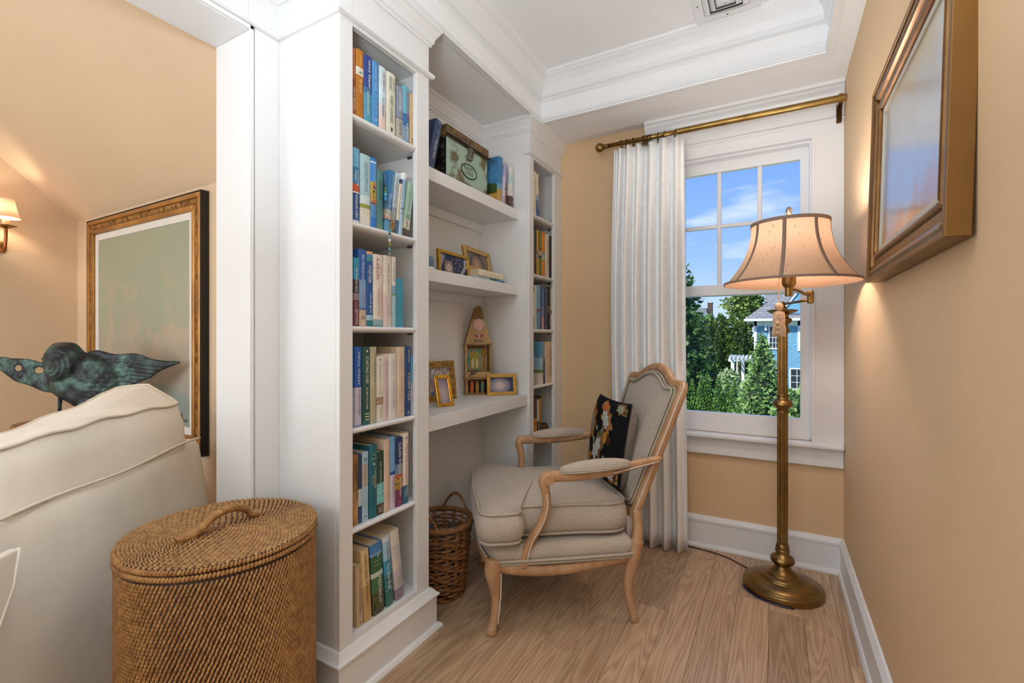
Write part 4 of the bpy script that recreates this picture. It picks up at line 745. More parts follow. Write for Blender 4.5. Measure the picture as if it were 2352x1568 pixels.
wl = sbx('word_label', -0.024, 0.028, -0.0068, -0.0042, 0.301, 0.311, m=BLACK)
lettering(wl, 'CONSTELLATION', (-0.021, -0.0072, 0.306), (1, 0, 0), (0, 0, 1), 0.046, 0.006, ink('e8e4d8'))
# thread spools in the lower box
WOODS = mat('spool_wood', '#a87c50', 0.6, var=0.15)
for i, (c, nm) in enumerate((('#e0703c', 'orange'), ('#b0904c', 'tan'), ('#7c9490', 'grey-green'))):
    ca, sa = math.cos(DIAG-0.10), math.sin(DIAG-0.10); lx, ly = -0.032+i*0.031, 0.03
    sp_ = thing('thread_spool', nm+' thread spool standing in the lower box of the pointed shrine', 'spool', (-1.463+ca*lx-sa*ly, 2.214+sa*lx+ca*ly, 0.8582), group='thread spools')
    mk('thread', MB().lathe([(0.0105, 0.012), (0.0118, 0.016), (0.0118, 0.056), (0.0105, 0.06)], 16), mat('thread_'+nm, c, 0.7, var=0.1, bump=0.5, bscale=400, stretch=(.1, .1, 3)), sp_, world=False, autos=40)
    mk('spool_end', MB().lathe([(0.0135, 0), (0.0138, 0.006), (0.009, 0.0115)], 16), WOODS, sp_, world=False); mk('spool_end', MB().lathe([(0.009, 0.0605), (0.0138, 0.066), (0.0135, 0.072)], 16), WOODS, sp_, world=False)
# shell and small woven thing in the far tower
tag(mk('seashell', MB().lathe([(0.001, 0), (0.012, 0.004), (0.022, 0.02), (0.017, 0.035), (0.02, 0.05), (0.034, 0.066), (0.036, 0.07), (0.028, 0.068), (0.004, 0.055)], 20, (-1.30, 2.585, 1.9005)), mat('shell_white', '#e4dccb', 0.45, var=0.08), smooth=True), 'small white flared shell behind the shark book in the far bookcase', 'shell')
dw = thing('woven_coaster', 'low brown woven coil lying on the fifth shelf of far bookcase beside the amber book', 'basket', (-1.29, 2.66, 0.578))
for i in range(4):
    r = 0.068-0.006*i
    mk('coil', MB().tube([(-1.29+0.75*r*math.cos(2*PI*q/24), 2.66+r*math.sin(2*PI*q/24), 0.5855+0.0135*i+0.002*math.sin(q*5)) for q in range(24)], 0.0072, 6, closed=True), mat('brown_coil', '#6a5238', 0.7, var=0.35, vscale=60, bump=0.4, bscale=120), dw, smooth=True)

# ------------------------------------------------------------------ armchair
def fabric(name, c, scale=260, c2=None):
    if name in MATS: return MATS[name]
    m = bpy.data.materials.new(name); m.use_nodes = True; MATS[name] = m; nt = m.node_tree; N = nt.nodes.new; L = nt.links.new
    b = nt.nodes['Principled BSDF']; b.inputs['Roughness'].default_value = 0.85; b.inputs['Specular IOR Level'].default_value = 0.25; b.inputs['Sheen Weight'].default_value = 0.15
    tc = N('ShaderNodeTexCoord'); mp = N('ShaderNodeMapping'); L(tc.outputs['Object'], mp.inputs[0])
    vo = N('ShaderNodeTexVoronoi'); vo.inputs['Scale'].default_value = scale; vo.inputs['Randomness'].default_value = 1.0; L(mp.outputs[0], vo.inputs['Vector'])
    nz = N('ShaderNodeTexNoise'); nz.inputs['Scale'].default_value = 6; nz.inputs['Detail'].default_value = 3; L(mp.outputs[0], nz.inputs['Vector'])
    rp = N('ShaderNodeValToRGB'); cc = lin(c); e = rp.color_ramp.elements
    e[0].position = 0.1; e[0].color = lin(c2) if c2 else tuple(min(1, v*1.08) for v in cc[:3])+(1,); e[1].position = 0.75; e[1].color = tuple(v*0.74 for v in cc[:3])+(1,)
    L(vo.outputs['Distance'], rp.inputs[0])
    mx = N('ShaderNodeMixRGB'); mx.blend_type = 'MULTIPLY'; mx.inputs[0].default_value = 0.18; L(rp.outputs[0], mx.inputs[1]); L(nz.outputs['Fac'], mx.inputs[2]); L(mx.outputs[0], b.inputs['Base Color'])
    bp = N('ShaderNodeBump'); bp.inputs['Strength'].default_value = 0.5; bp.inputs['Distance'].default_value = 0.002; bp.invert = True; L(vo.outputs['Distance'], bp.inputs['Height']); L(bp.outputs[0], b.inputs['Normal'])
    return m
LINEN = fabric('beige_basketweave', (200, 187, 172), 260)
WELT = fabric('beige_welt', (200, 187, 168), 500)
CHW = mat('limed_beech', '#a67a52', 0.42, color2='#c29c78', vscale=9, stretch=(3, 3, 1), bump=0.04, bscale=60, lo=0.3, hi=0.75)
LIME = mat('lime_wash', '#d8ccc0', 0.6, var=0.05)
def offset_poly(P, d):
    n = len(P); out = []
    for i in range(n):
        a, b, c = np.array(P[i-1]), np.array(P[i]), np.array(P[(i+1) % n]); t = c-a; t = t/(np.linalg.norm(t)+1e-9); nn = np.array([t[1], -t[0]]); out.append(tuple(b+nn*d))
    return out     # ccw polygon: +d = outwards
def resample(P, n):
    P = [np.array(p, float) for p in P]; Q = P+[P[0]]; L_ = [0]
    for i in range(len(P)): L_.append(L_[-1]+np.linalg.norm(Q[i+1]-Q[i]))
    out = []
    for k in range(n):
        s_ = L_[-1]*k/n; i = max(j for j in range(len(P)) if L_[j] <= s_); f = (s_-L_[i])/max(1e-9, L_[i+1]-L_[i]); out.append(tuple(Q[i]*(1-f)+Q[i+1]*f))
    return out
def padded(poly, z0, z1, dome, bulge, n=72, under=0.0):
    """upholstered block: ccw footprint, side bulge, domed top"""
    P = resample(poly, n); cx = sum(p[0] for p in P)/n; cy = sum(p[1] for p in P)/n; mb = MB(); V = []
    h = z1-z0; rings = [(-0.02, z0-under), (-0.004, z0), (bulge*0.75, z0+h*0.22), (bulge, z0+h*0.5), (bulge*0.75, z0+h*0.78), (-0.001, z1)]
    for d, z in rings: V += [(a, b, z) for a, b in offset_poly(P, d)]
    fr = [0.95, 0.86, 0.72, 0.54, 0.34, 0.15]
    for f in fr: V += [(cx+(a-cx)*f, cy+(b-cy)*f, z1+dome*(1-f**2.2)) for a, b in P]
    R = len(rings)+len(fr); F = []
    for i in range(R-1):
        for k in range(n): F.append((i*n+k, i*n+(k+1) % n, (i+1)*n+(k+1) % n, (i+1)*n+k))
    F.append(tuple(reversed(range(n)))); V.append((cx, cy, z1+dome)); c = len(V)-1
    for k in range(n): F.append(((R-1)*n+k, (R-1)*n+(k+1) % n, c))
    return mb.add(V, F), P
CH = thing('armchair', 'beige upholstered armchair with limed wooden frame facing the desk niche', 'armchair', (-0.919, 1.995, 0), math.atan2(0.801, -0.599))
OCT = [(math.cos(2*PI*q/10), math.sin(2*PI*q/10)) for q in range(10)]
def wood(name, path, radii, par=CH, prof=OCT, up=(0, 0, 1), n=5):
    pts = smoothpts([tuple(p) for p in path], n); rr = smoothpts([(r if isinstance(r, (tuple, list)) else (r, r)) for r in radii], n)
    return mk(name, MB().sweep(pts, prof, [tuple(r) for r in rr], up), CHW, par, world=False, smooth=True)
for sx in (-1, 1):
    fx, rx = 0.300*sx, 0.292*sx
    lg = wood('leg', [(fx+o*sx, 0.289+f, z) for o, f, z in ((0, .010, 0), (0, .010, .012), (0, .004, .035), (-.003, -.004, .08), (-.006, -.010, .14), (0, -.004, .20), (.004, .004, .25), (0, 0, .30))], [.017, .022, .0175, .017, .020, .027, .034, .033])
    mk('toe_scroll', MB().ball((fx+0.014*sx, 0.289+0.012, 0.026), 0.009, 10, rings=6), CHW, lg, world=False, smooth=True)
    mk('lime_line', MB().tube(smoothpts([(fx-0.018*sx if False else fx+(0.012+o)*sx, 0.289+f, z) for o, f, z in ((.004, -.014, .05), (.004, -.024, .14), (.010, -.026, .20), (.014, -.026, .25))], 5), 0.0028, 6), LIME, lg, world=False, smooth=True)
    rl = wood('leg', [(rx, -0.289+f, z) for f, z in ((-.008, 0), (-.008, .012), (0, .04), (.014, .10), (.020, .16), (.008, .22), (-.004, .27), (-.02, .34))], [.0155, .019, .0165, .017, .020, .024, .029, .028])
    mk('toe_scroll', MB().ball((rx+0.012*sx, -0.292, 0.026), 0.008, 10, rings=6), CHW, rl, world=False, smooth=True)
    # side rail
    wood('seat_rail', [(fx*0.99, 0.275, .272), (fx*1.005, 0.20, .256), (fx*1.01, 0.08, .244), (fx*1.005, -0.05, .248), (rx*1.0, -0.18, .262), (rx*0.99, -0.268, .276)], [(.019, .028), (.020, .026), (.020, .024), (.020, .024), (.020, .026), (.020, .030)], n=6)
    # arm: post and rest in one sweep
    s2y = lambda s_: 0.289-s_
    arm = wood('arm', [(.302*sx, s2y(.118), .262), (.305*sx, s2y(.126), .32), (.312*sx, s2y(.150), .375), (.322*sx, s2y(.186), .44), (.330*sx, s2y(.206), .51), (.334*sx, s2y(.203), .565), (.335*sx, s2y(.192), .606), (.335*sx, s2y(.205), .628), (.334*sx, s2y(.250), .628), (.330*sx, s2y(.35), .630), (.318*sx, s2y(.48), .640), (.296*sx, s2y(.60), .655), (.275*sx, s2y(.705), .668)],
               [(.019, .022), (.018, .021), (.017, .020), (.017, .020), (.017, .020), (.018, .021), (.020, .024), (.021, .022), (.023, .017), (.025, .014), (.024, .014), (.018, .016), (.015, .018)], n=6)
    mk('scroll', MB().lathe([(0.019, -0.004), (0.019, 0.004), (0.012, 0.0055), (0.006, 0.004)], 20, (.335*sx+(0.020 if sx > 0 else -0.020), s2y(.212), .618), axis='x'), CHW, arm, world=False, autos=35)
    mk('lime_line', MB().tube(smoothpts([((.302+.020)*sx, s2y(.132), .30), ((.312+.018)*sx, s2y(.152), .375), ((.322+.018)*sx, s2y(.188), .44), ((.330+.018)*sx, s2y(.207), .51), ((.334+.019)*sx, s2y(.203), .565)], 5), 0.0028, 6), LIME, arm, world=False, smooth=True)
    mk('lime_line', MB().tube(smoothpts([((.318+.024)*sx*0.985, s2y(.48), .632), ((.296+.018)*sx, s2y(.60), .648), ((.275+.015)*sx, s2y(.70), .660)], 5), 0.0026, 6), LIME, arm, world=False, smooth=True)
    # padded arm rest
    pad = []; psc = []
    for i in range(17):
        t = i/16; s_ = .262+.290*t; e = max(0.06, math.sin(PI*t))**0.35
        xx = (.333-.018*t*t)*sx; pad.append((xx, s2y(s_), .650+.016*t)); psc.append((.031*e, .031*e))
    ap = mk('arm_pad', MB().sweep(pad, [(math.cos(2*PI*q/16), max(-.35, math.sin(2*PI*q/16))) for q in range(16)], psc), LINEN, arm, world=False, smooth=True)
    for ofs, dz in ((.029, -.002), (.031, -.0085)):
        lp = [(p[0]+ofs*(sc[0]/.030)*1, p[1], p[2]+dz) for p, sc in zip(pad, psc)]+[(p[0]-ofs*(sc[0]/.030), p[1], p[2]+dz) for p, sc in reversed(list(zip(pad, psc)))]
        mk('arm_piping', MB().tube(lp, .0036, 6, closed=True), WELT, ap, world=False, smooth=True)
wood('front_rail', [(-.285, .297, .272), (-.18, .312, .258), (-.07, .325, .250), (0, .328, .262), (.07, .325, .250), (.18, .312, .258), (.285, .297, .272)], [(.017, .024)]*7, n=6)
wood('back_rail', [(-.28, -.285, .285), (0, -.29, .285), (.28, -.285, .285)], [(.016, .026)]*3)
# upholstered deck
deckp = [(-.297, -.275), (.297, -.275), (.303, .0), (.300, .285), (.18, .312), (0, .322), (-.18, .312), (-.300, .285), (-.303, .0)]
dk, dp = padded(deckp, .274, .352, .018, .016, 72)
deck = mk('seat_deck', dk, LINEN, CH, world=False, smooth=True)
for d, z in ((.0150, .280), (.0205, .293)):
    mk('deck_piping', MB().tube([(a, b, z) for a, b in offset_poly(dp, d)], .0064, 6, closed=True), WELT, deck, world=False, smooth=True)
# loose T cushion
tcp = smoothpts([(-.262, -.255), (0, -.262), (.262, -.255), (.272, -.05), (.270, .165), (.285, .185), (.335, .195), (.345, .26), (.325, .335), (.18, .345), (0, .352), (-.18, .345), (-.325, .335), (-.345, .26), (-.335, .195), (-.285, .185), (-.270, .165), (-.272, -.05)], 5, True)
ck, cpP = padded(tcp, .375, .490, .046, .020, 110)
cu = mk('seat_cushion', ck, LINEN, CH, world=False, smooth=True)
for z, d in ((.491, .004), (.376, .003)):
    mk('cushion_piping', MB().tube([(a, b, z) for a, b in offset_poly(cpP, d)], .0062, 6, closed=True), WELT, cu, world=False, smooth=True)
# backrest in its leaning plane
LEAN = math.atan(.37); O3 = np.array([0, .289-.605, .42]); EV = np.array([0, -math.sin(LEAN), math.cos(LEAN)]); EN = np.array([0, math.cos(LEAN), math.sin(LEAN)])
def onback(x, v, n=0.0): return tuple(O3+np.array([x, 0, 0])+EV*(v/math.cos(LEAN))+EN*n)
hb = [(0, .005), (.16, .002), (.228, .010), (.240, .05), (.252, .18), (.266, .36), (.276, .49), (.279, .530), (.268, .552), (.235, .552), (.195, .553), (.155, .566), (.105, .592), (.05, .608)]
outl = smoothpts([(-a, b) for a, b in reversed(hb[1:])]+[(0, .005)]+hb[1:]+[(0, .613)], 4, True)   # ends at crest
outl = resample(outl, 120)
SQ = [(1, .3), (.8, .8), (.3, 1), (-.3, 1), (-.8, .8), (-1, .3), (-1, -.3), (-.8, -.8), (-.3, -1), (.3, -1), (.8, -.8), (1, -.3)]
mk('back_frame', MB().sweep([onback(a, b) for a, b in outl], SQ, [(.021, .019)]*len(outl), up=tuple(EN), closed=True, fixed=True), CHW, CH, world=False, autos=50)
bf = [o for o in CH.children if o.name.startswith('back_frame')][0]
mk('lime_line', MB().tube([onback(a*1.075, .3+(b-.3)*1.045, .010) for a, b in outl], .0028, 6, closed=True, up=tuple(EN)), LIME, bf, world=False, smooth=True)
for sx in (-1, 1):
    wood('back_post', [(.292*sx, -.305, .32), (.275*sx, -.318, .38), tuple(onback(.240*sx, .03)), tuple(onback(.244*sx, .08))], [.024, .022, .018, .016], up=(0, 1, 0))
inn = [(a*0.925, .31+(b-.31)*0.925) for a, b in outl]
area2 = sum(inn[i-1][0]*inn[i][1]-inn[i][0]*inn[i-1][1] for i in range(len(inn)))
if area2 < 0: inn = inn[::-1]
bk, bp_ = padded(inn, -.016, .012, .050, .004, 120)
bk.v = [onback(a, b, c) for a, b, c in bk.v]
bp = mk('backrest', bk, LINEN, CH, world=False, smooth=True)
for f, nn in ((.995, .016), (.958, .026)):
    mk('back_piping', MB().tube([onback(a*f, .31+(b-.31)*f, nn) for a, b in bp_], .0058, 6, closed=True, up=tuple(EN)), WELT, bp, world=False, smooth=True)

# ------------------------------------------------------------------ black appliqué cushion on the chair
def place_local(parent, x, y, z):
    a = math.atan2(0.801, -0.599); return (-0.919+math.cos(a)*x-math.sin(a)*y, 1.995+math.sin(a)*x+math.cos(a)*y, z)
PS = 0.192
pil = thing('throw_pillow', 'square black throw pillow with felt leaf and acorn appliques on the armchair', 'pillow', place_local(CH, 0.015, 0.289-0.555, 0.506))
pil.rotation_euler = (math.radians(9), 0, math.atan2(0.801, -0.599)+math.radians(3))   # local +y = front face
def psurf(u, v, side, T):
    t = ((1-u**4)*(1-v**4))**0.42 if abs(u) < 1 and abs(v) < 1 else 0.0
    x = PS*u*(1-0.055*(1-v*v)); z = PS*v*(1-0.055*(1-u*u))
    return (x, side*T*t, z+PS*0.98)
def phalf(side, T, n=26):
    V = []; F = []
    for i in range(n+1):
        for j in range(n+1): V.append(psurf(-1+2*i/n, -1+2*j/n, side, T))
    for i in range(n):
        for j in range(n): F.append((i*(n+1)+j, (i+1)*(n+1)+j, (i+1)*(n+1)+j+1, i*(n+1)+j+1))
    return MB().add(V, F)
mk('front_panel', phalf(1, .045), mat('black_wool', (16, 15, 20), 0.95, var=0.3, vscale=80, bump=0.2, bscale=200, spec=0.2), pil, world=False, smooth=True)
def tweed():
    m = bpy.data.materials.new('houndstooth_tweed'); m.use_nodes = True; nt = m.node_tree; N = nt.nodes.new; L = nt.links.new; b = nt.nodes['Principled BSDF']; b.inputs['Roughness'].default_value = 0.9
    tc = N('ShaderNodeTexCoord'); ck_ = N('ShaderNodeTexChecker'); ck_.inputs['Scale'].default_value = 210; ck_.inputs[1].default_value = lin('#b8b0a6'); ck_.inputs[2].default_value = lin('#17161a'); L(tc.outputs['Object'], ck_.inputs['Vector']); L(ck_.outputs[0], b.inputs['Base Color']); return m
mk('back_panel', phalf(-1, .075), tweed(), pil, world=False, smooth=True)
mk('edge_seam', MB().tube([psurf(*p, 1, 0) for p in [(-1+2*k/20, -1) for k in range(20)]+[(1, -1+2*k/20) for k in range(20)]+[(1-2*k/20, 1) for k in range(20)]+[(-1, 1-2*k/20) for k in range(20)]], .003, 5, closed=True, up=(0, 1, 0)), BLACK, pil, world=False, smooth=True)
def applique(name, cu_, cv_, pts, m, lift, par=pil):
    V = [psurf(max(-.97, min(.97, cu_)), max(-.97, min(.97, cv_)), 1, .045)]
    for a, b in pts: V.append(psurf(max(-.985, min(.985, cu_+a)), max(-.985, min(.985, cv_+b)), 1, .045))
    V = [(x_, y_+lift, z_) for x_, y_, z_ in V]; n = len(pts); F = [(0, 1+i, 1+(i+1) % n) for i in range(n)]
    V2 = [(x_, y_-0.0022, z_) for x_, y_, z_ in V[1:]]; F += [(1+i, n+1+i, n+1+(i+1) % n, 1+(i+1) % n) for i in range(n)]
    return mk(name, MB().add(V+V2, F), m, par, world=False)
def oak(size, ang, lob=5, el=1.5):
    out = []
    for i in range(60):
        t = 2*PI*i/60; r = size*(0.78+0.15*math.cos(7*t)+0.08*math.cos(2*t)); a, b = r*math.cos(t)*el*0.8, r*math.sin(t)*0.8
        out.append((a*math.cos(ang)-b*math.sin(ang), a*math.sin(ang)+b*math.cos(ang)))
    return out
FEL = {k: mat('felt_'+k, c, 0.95, var=0.12, vscale=60, bump=0.2, bscale=300, spec=0.15) for k, c in dict(olive='#6c6038', tan='#9a7240', pale='#b0bab4', red='#b04a38', gold='#b07c34', brown='#4a2a16', sage='#8a9080', orange='#c8683a').items()}
# local +x is the far side; seen from the room it lies to the left
for cu_, cv_, sz, ang, mo, mi in ((.10, -.30, .50, 2.1, 'olive', 'pale'), (-.22, .52, .42, .7, 'tan', 'pale'), (.70, .32, .42, 1.45, 'tan', 'sage'), (.30, -.88, .30, .3, 'sage', 'orange'), (.82, -.62, .36, 1.3, 'sage', 'pale'), (-.72, -.72, .30, .2, 'tan', 'pale'), (-.80, .85, .22, .4, 'olive', 'sage')):
    lf = applique('leaf', cu_, cv_, oak(sz, ang), FEL[mo], .0035)
    applique('leaf_edge', cu_, cv_, oak(sz*.66, ang), FEL['red'], .0055, lf); applique('leaf_center', cu_, cv_, oak(sz*.60, ang), FEL[mi], .0078, lf)
def ell(a, b, ang): return [(a*math.cos(2*PI*i/20)*math.cos(ang)-b*math.sin(2*PI*i/20)*math.sin(ang), a*math.cos(2*PI*i/20)*math.sin(ang)+b*math.sin(2*PI*i/20)*math.cos(ang)) for i in range(20)]
for cu_, cv_, c1, c2, s_ in ((-.46, .04, 'brown', 'gold', .19), (.05, .84, 'orange', 'tan', .14), (.82, -.16, 'brown', 'orange', .13), (.45, -.60, 'brown', 'gold', .14)):
    ac = applique('acorn', cu_, cv_, ell(s_, s_*.7, .3), FEL[c1], .0035); applique('acorn_cap', cu_+s_*.75, cv_+.02, ell(s_*.62, s_*.85, .3), FEL[c2], .005, ac)
for cu_, cv_ in ((.30, .20), (.42, -.12), (-.05, .18), (-.35, -.45)): applique('felt_dot', cu_, cv_, ell(.05, .07, 0), FEL['sage'], .0035)

# ------------------------------------------------------------------ wicker wastebasket under the desk
WICK = mat('brown_wicker', '#6a4224', 0.45, color2='#a67242', vscale=40, stretch=(1, 1, 1), lo=0.3, hi=0.75)
wb = thing('wicker_basket', 'brown willow wastebasket with two rope handles under the desk niche', 'basket', (-1.352, 1.728, 0))
def wr(z): return 0.106+0.036*(z/0.335)**0.7
for k in range(18):
    a = 2*PI*k/18
    for dd in (-.012, 0, .012):
        mk('stake', MB().tube([(wr(z)*math.cos(a+dd/wr(z)*0.5), wr(z)*math.sin(a+dd/wr(z)*0.5), z) for z in (0.006, .08, .16, .24, .318)], .0027, 5), WICK, wb, world=False, smooth=True)
rows = 21
for j in range(rows):
    z = .012+j*.0143
    for q in range(2):
        pts = []
        for i in range(108):
            a = 2*PI*i/108; wob = .0052*math.cos(9*a*1.0+PI*j); pts.append(((wr(z)+wob)*math.cos(a), (wr(z)+wob)*math.sin(a), z+.0052*q+.004*math.sin(3*a+j*1.7)))
        mk('weaver', MB().tube(pts, .0028, 5, closed=True), WICK, wb, world=False, smooth=True)
for k in range(3):
    for b in range(2):
        pts = []
        for i in range(120):
            a = 2*PI*i/120; ph = 22*a+2*PI*k/3+b*PI/3; rr = .0105
            pts.append(((wr(.335)+.002+rr*math.cos(ph))*math.cos(a), (wr(.335)+.002+rr*math.cos(ph))*math.sin(a), .333+rr*math.sin(ph)))
        mk('rim_strand', MB().tube(pts, .0042, 5, closed=True), WICK, wb, world=False, smooth=True)
for ang in (math.radians(95), math.radians(275)):
    ctr = []
    for i in range(15):
        t = i/14; a = ang+(t-.5)*0.95; zz = .335+.078*math.sin(PI*t)**0.75; r = wr(.335)-.002; ctr.append(Vector((r*math.cos(a), r*math.sin(a), zz)))
    cpts = smoothpts([tuple(p) for p in ctr], 3)
    hb_ = mk('handle', MB().tube(cpts, .0055, 8), WICK, wb, world=False, smooth=True)
    for k in range(3):
        pts = []
        for i, p in enumerate(cpts):
            ph = i*0.75+2*PI*k/3; pts.append((p[0]+.0055*math.cos(ph)*math.cos(ang), p[1]+.0055*math.cos(ph)*math.sin(ang), p[2]+.0055*math.sin(ph)))
        mk('handle_strand', MB().tube(pts, .0038, 5), WICK, hb_, world=False, smooth=True)
    for da in (-.47, .47):
        for e_ in (-.03, 0, .03):
            a = ang+da; mk('binding', MB().tube([((wr(.335)+.002)*math.cos(a+e_), (wr(.335)+.002)*math.sin(a+e_), .352), ((wr(.335)+.016)*math.cos(a+e_), (wr(.335)+.016)*math.sin(a+e_), .336), ((wr(.335)+.014)*math.cos(a+2.2*e_), (wr(.335)+.014)*math.sin(a+2.2*e_), .312)], .0032, 5), WICK, hb_, world=False, smooth=True)
mk('bottom', MB().lathe([(.106, .004), (.106, .010)], 24), WICK, wb, world=False)
ln_ = MB(); 
for (x_, y_, rz_) in ((0.02, -0.03, .4), (-.04, .03, 1.3)):
    c_, s_ = math.cos(rz_), math.sin(rz_)
    P4 = [(x_+c_*u-s_*v, y_+s_*u+c_*v) for u, v in ((-.05, -.035), (.05, -.04), (.045, .04), (-.04, .045))]
    ln_.prism(P4, .05, .295)
tag(mk('liner_bag', MB().add([(-1.352+.085*math.cos(2*PI*i/16)*(1+.1*math.sin(3*i)), 1.728+.085*math.sin(2*PI*i/16), .03) for i in range(16)]+[(-1.352+.092*math.cos(2*PI*i/16)*(1+.12*math.sin(2.3*i)), 1.728+.092*math.sin(2*PI*i/16)*(1+.1*math.cos(1.7*i)), .27+.035*math.sin(2.1*i)) for i in range(16)], [(i, (i+1) % 16, 16+(i+1) % 16, 16+i) for i in range(16)]+[tuple(reversed(range(16)))]), mat('grey_plastic', '#6a6668', 0.4, var=0.1)), 'crumpled grey bag inside the willow wastebasket', 'bag')

# ------------------------------------------------------------------ curtain, rod
rod = thing('curtain_rod', 'antique brass curtain rod with ball finial above the window', 'curtain rod', (-0.3, 2.71, 2.318))
mk('rod', MB().tube([(-.865, 2.71, 2.318), (-.40, 2.71, 2.318)], .0130, 16, up=(0, 0, 1)), BRASS, rod, smooth=True)
mk('rod_sleeve', MB().lathe([(.0135, -.47), (.0165, -.468), (.0165, XR-.004)], 20, (0, 2.71, 2.318), axis='x'), BRASS, rod, autos=40)
mk('finial', MB().lathe([(.013, 0), (.017, .004), (.017, .010), (.011, .014), (.011, .020), (.015, .024), (.012, .030)], 20, (-.865-.03, 2.71, 2.318), axis='x').ball((-.917, 2.71, 2.318), .027, 20, rings=14), BRASS, rod, autos=40)
br = mk('bracket', MB().box(XR-.034, XR-.012, 2.785, 2.805, 2.235, 2.322).box(XR-.032, XR-.014, 2.70, 2.805, 2.298, 2.308), BRASSD, rod, bevel=.002)
mk('bracket_ring', MB().lathe([(.0166, -.009), (.0215, -.009), (.0215, .009), (.0166, .009)], 18, (XR-.024, 2.71, 2.318), axis='x'), BRASS, br)
mk('bracket_screw', MB().lathe([(.005, -.001), (.005, .001)], 10, (XR-.023, 2.784, 2.252), axis='y'), BLACK, br)
CURT = mat('white_linen_curtain', (248, 248, 248), 0.9, var=0.03, vscale=30, bump=0.08, bscale=300, spec=0.15)
cur = thing('curtain', 'long white gathered curtain panel hanging left of the window', 'curtain', (-.63, 2.69, 0))
def cury(u, z):
    tz = max(0, min(1, (2.285-z)/2.285)); a = .020+.018*min(1, tz*3)
    ph = 2*PI*(6.6*u+.06*math.sin(2.6*tz)+.25*math.sin(5*u)); w = math.sin(ph); w = math.copysign(abs(w)**0.95, w)
    return 2.688+a*w+.010*math.sin(2*PI*2.3*u+1.1+1.2*tz)
nu, nz_ = 150, 26; V = []; F = []
for i in range(nu+1):
    u = i/nu
    for j in range(nz_+1):
        z = .006+(2.282-.006)*j/nz_+(.004*math.sin(2*PI*6.6*u) if j == nz_ else 0); tz = 1-j/nz_
        xl = -.822-.022*math.sin(PI*min(1, tz*1.2))+.0*tz; xr_ = -.436+.020*tz
        V.append((xl+(xr_-xl)*u, cury(u, z), z))
for i in range(nu):
    for j in range(nz_): F.append((i*(nz_+1)+j, (i+1)*(nz_+1)+j, (i+1)*(nz_+1)+j+1, i*(nz_+1)+j+1))
cp_ = mk('panel', MB().add(V, F), CURT, cur, smooth=True)
so = cp_.modifiers.new('thickness', 'SOLIDIFY'); so.thickness = .0025
for xr_ in (-.785, -.752, -.713, -.657, -.643, -.630, -.615, -.573, -.540, -.480):
    tl = random.uniform(-.5, .5)*.35
    rg = mk('curtain_ring', MB().tube([(xr_+.022*math.sin(2*PI*q/20)*tl, 2.71+.022*math.cos(2*PI*q/20), 2.3115+.022*math.sin(2*PI*q/20)) for q in range(20)], .0026, 6, closed=True), BRASSD, cur, smooth=True)
    mk('ring_clip', MB().box(xr_-.003, xr_+.003, 2.694, 2.700, 2.272, 2.2905), BRASSD, rg)

# ------------------------------------------------------------------ floor lamp
LX, LY = .033, 2.53
lamp = thing('floor_lamp', 'antique brass swing-arm floor lamp with bell shade and tassel in the corner', 'lamp', (LX, LY, 0))
mk('base', MB().lathe([(.165, .001), (.168, .004), (.168, .026), (.163, .031), (.156, .032), (.153, .036), (.147, .037), (.144, .041), (.125, .049), (.095, .056), (.093, .061), (.088, .062), (.085, .067), (.074, .072), (.068, .074), (.066, .080), (.050, .088), (.038, .100), (.030, .112)], 56, (LX, LY, 0)), LBR, lamp, autos=32)
mk('urn', MB().lathe([(.028, .108), (.030, .114), (.040, .120), (.049, .130), (.051, .140), (.046, .152), (.034, .160), (.028, .166), (.027, .174), (.031, .178), (.031, .184), (.027, .188), (.029, .194), (.027, .205), (.024, .212)], 40, (LX, LY, 0)), LBR, lamp, autos=32)
def fluted(z0, z1, r, nfl=20):
    prof = []
    for q in range(nfl*4):
        a = 2*PI*q/(nfl*4); rr = r*(1-.07*(1 if q % 4 in (1, 2) else 0)); prof.append((rr*math.cos(a), rr*math.sin(a)))
    return MB().sweep([(LX, LY, z0), (LX, LY, z1)], prof)
mk('lower_pole', fluted(.205, .838, .0225), LBR, lamp, autos=20)
mk('collar', MB().lathe([(.022, .828), (.028, .830), (.028, .836), (.024, .840), (.026, .846), (.035, .854), (.042, .864), (.042, .874), (.036, .884), (.026, .890), (.024, .900), (.028, .904), (.028, .910), (.023, .914)], 36, (LX, LY, 0)), LBR, lamp, autos=32)
mk('upper_pole', fluted(.908, 1.205, .0215), LBR, lamp, autos=20)
mk('capital', MB().lathe([(.022, 1.195), (.030, 1.203), (.032, 1.212), (.024, 1.222), (.022, 1.235), (.034, 1.246), (.040, 1.256), (.038, 1.264), (.024, 1.272), (.026, 1.284), (.050, 1.292), (.062, 1.300), (.064, 1.305), (.050, 1.308), (.020, 1.310), (.016, 1.322), (.009, 1.328), (.008, 1.345)], 40, (LX, LY, 0)), LBR, lamp, autos=32)
JX, JY, SX, SY = .133, 2.345, .050, 2.165
arm1 = mk('swing_arm', MB().tube([(LX, LY, 1.333), (JX, JY, 1.338)], .006, 10), LBR, lamp, smooth=True)
mk('arm_joint', MB().lathe([(.010, 0), (.013, .004), (.013, .050), (.010, .054)], 18, (JX, JY, 1.322)), LBR, lamp, autos=35)
mk('swing_arm', MB().tube(smoothpts([(JX, JY, 1.362), (JX-.02, JY-.045, 1.359), (.085, 2.245, 1.370), (SX, SY, 1.374)], 5), .0065, 10), LBR, lamp, smooth=True)
sk = mk('socket', MB().lathe([(.013, 1.342), (.014, 1.346), (.014, 1.375), (.021, 1.382), (.025, 1.392), (.026, 1.44), (.020, 1.446)], 24, (SX, SY, 0)), LBR, lamp, autos=35)
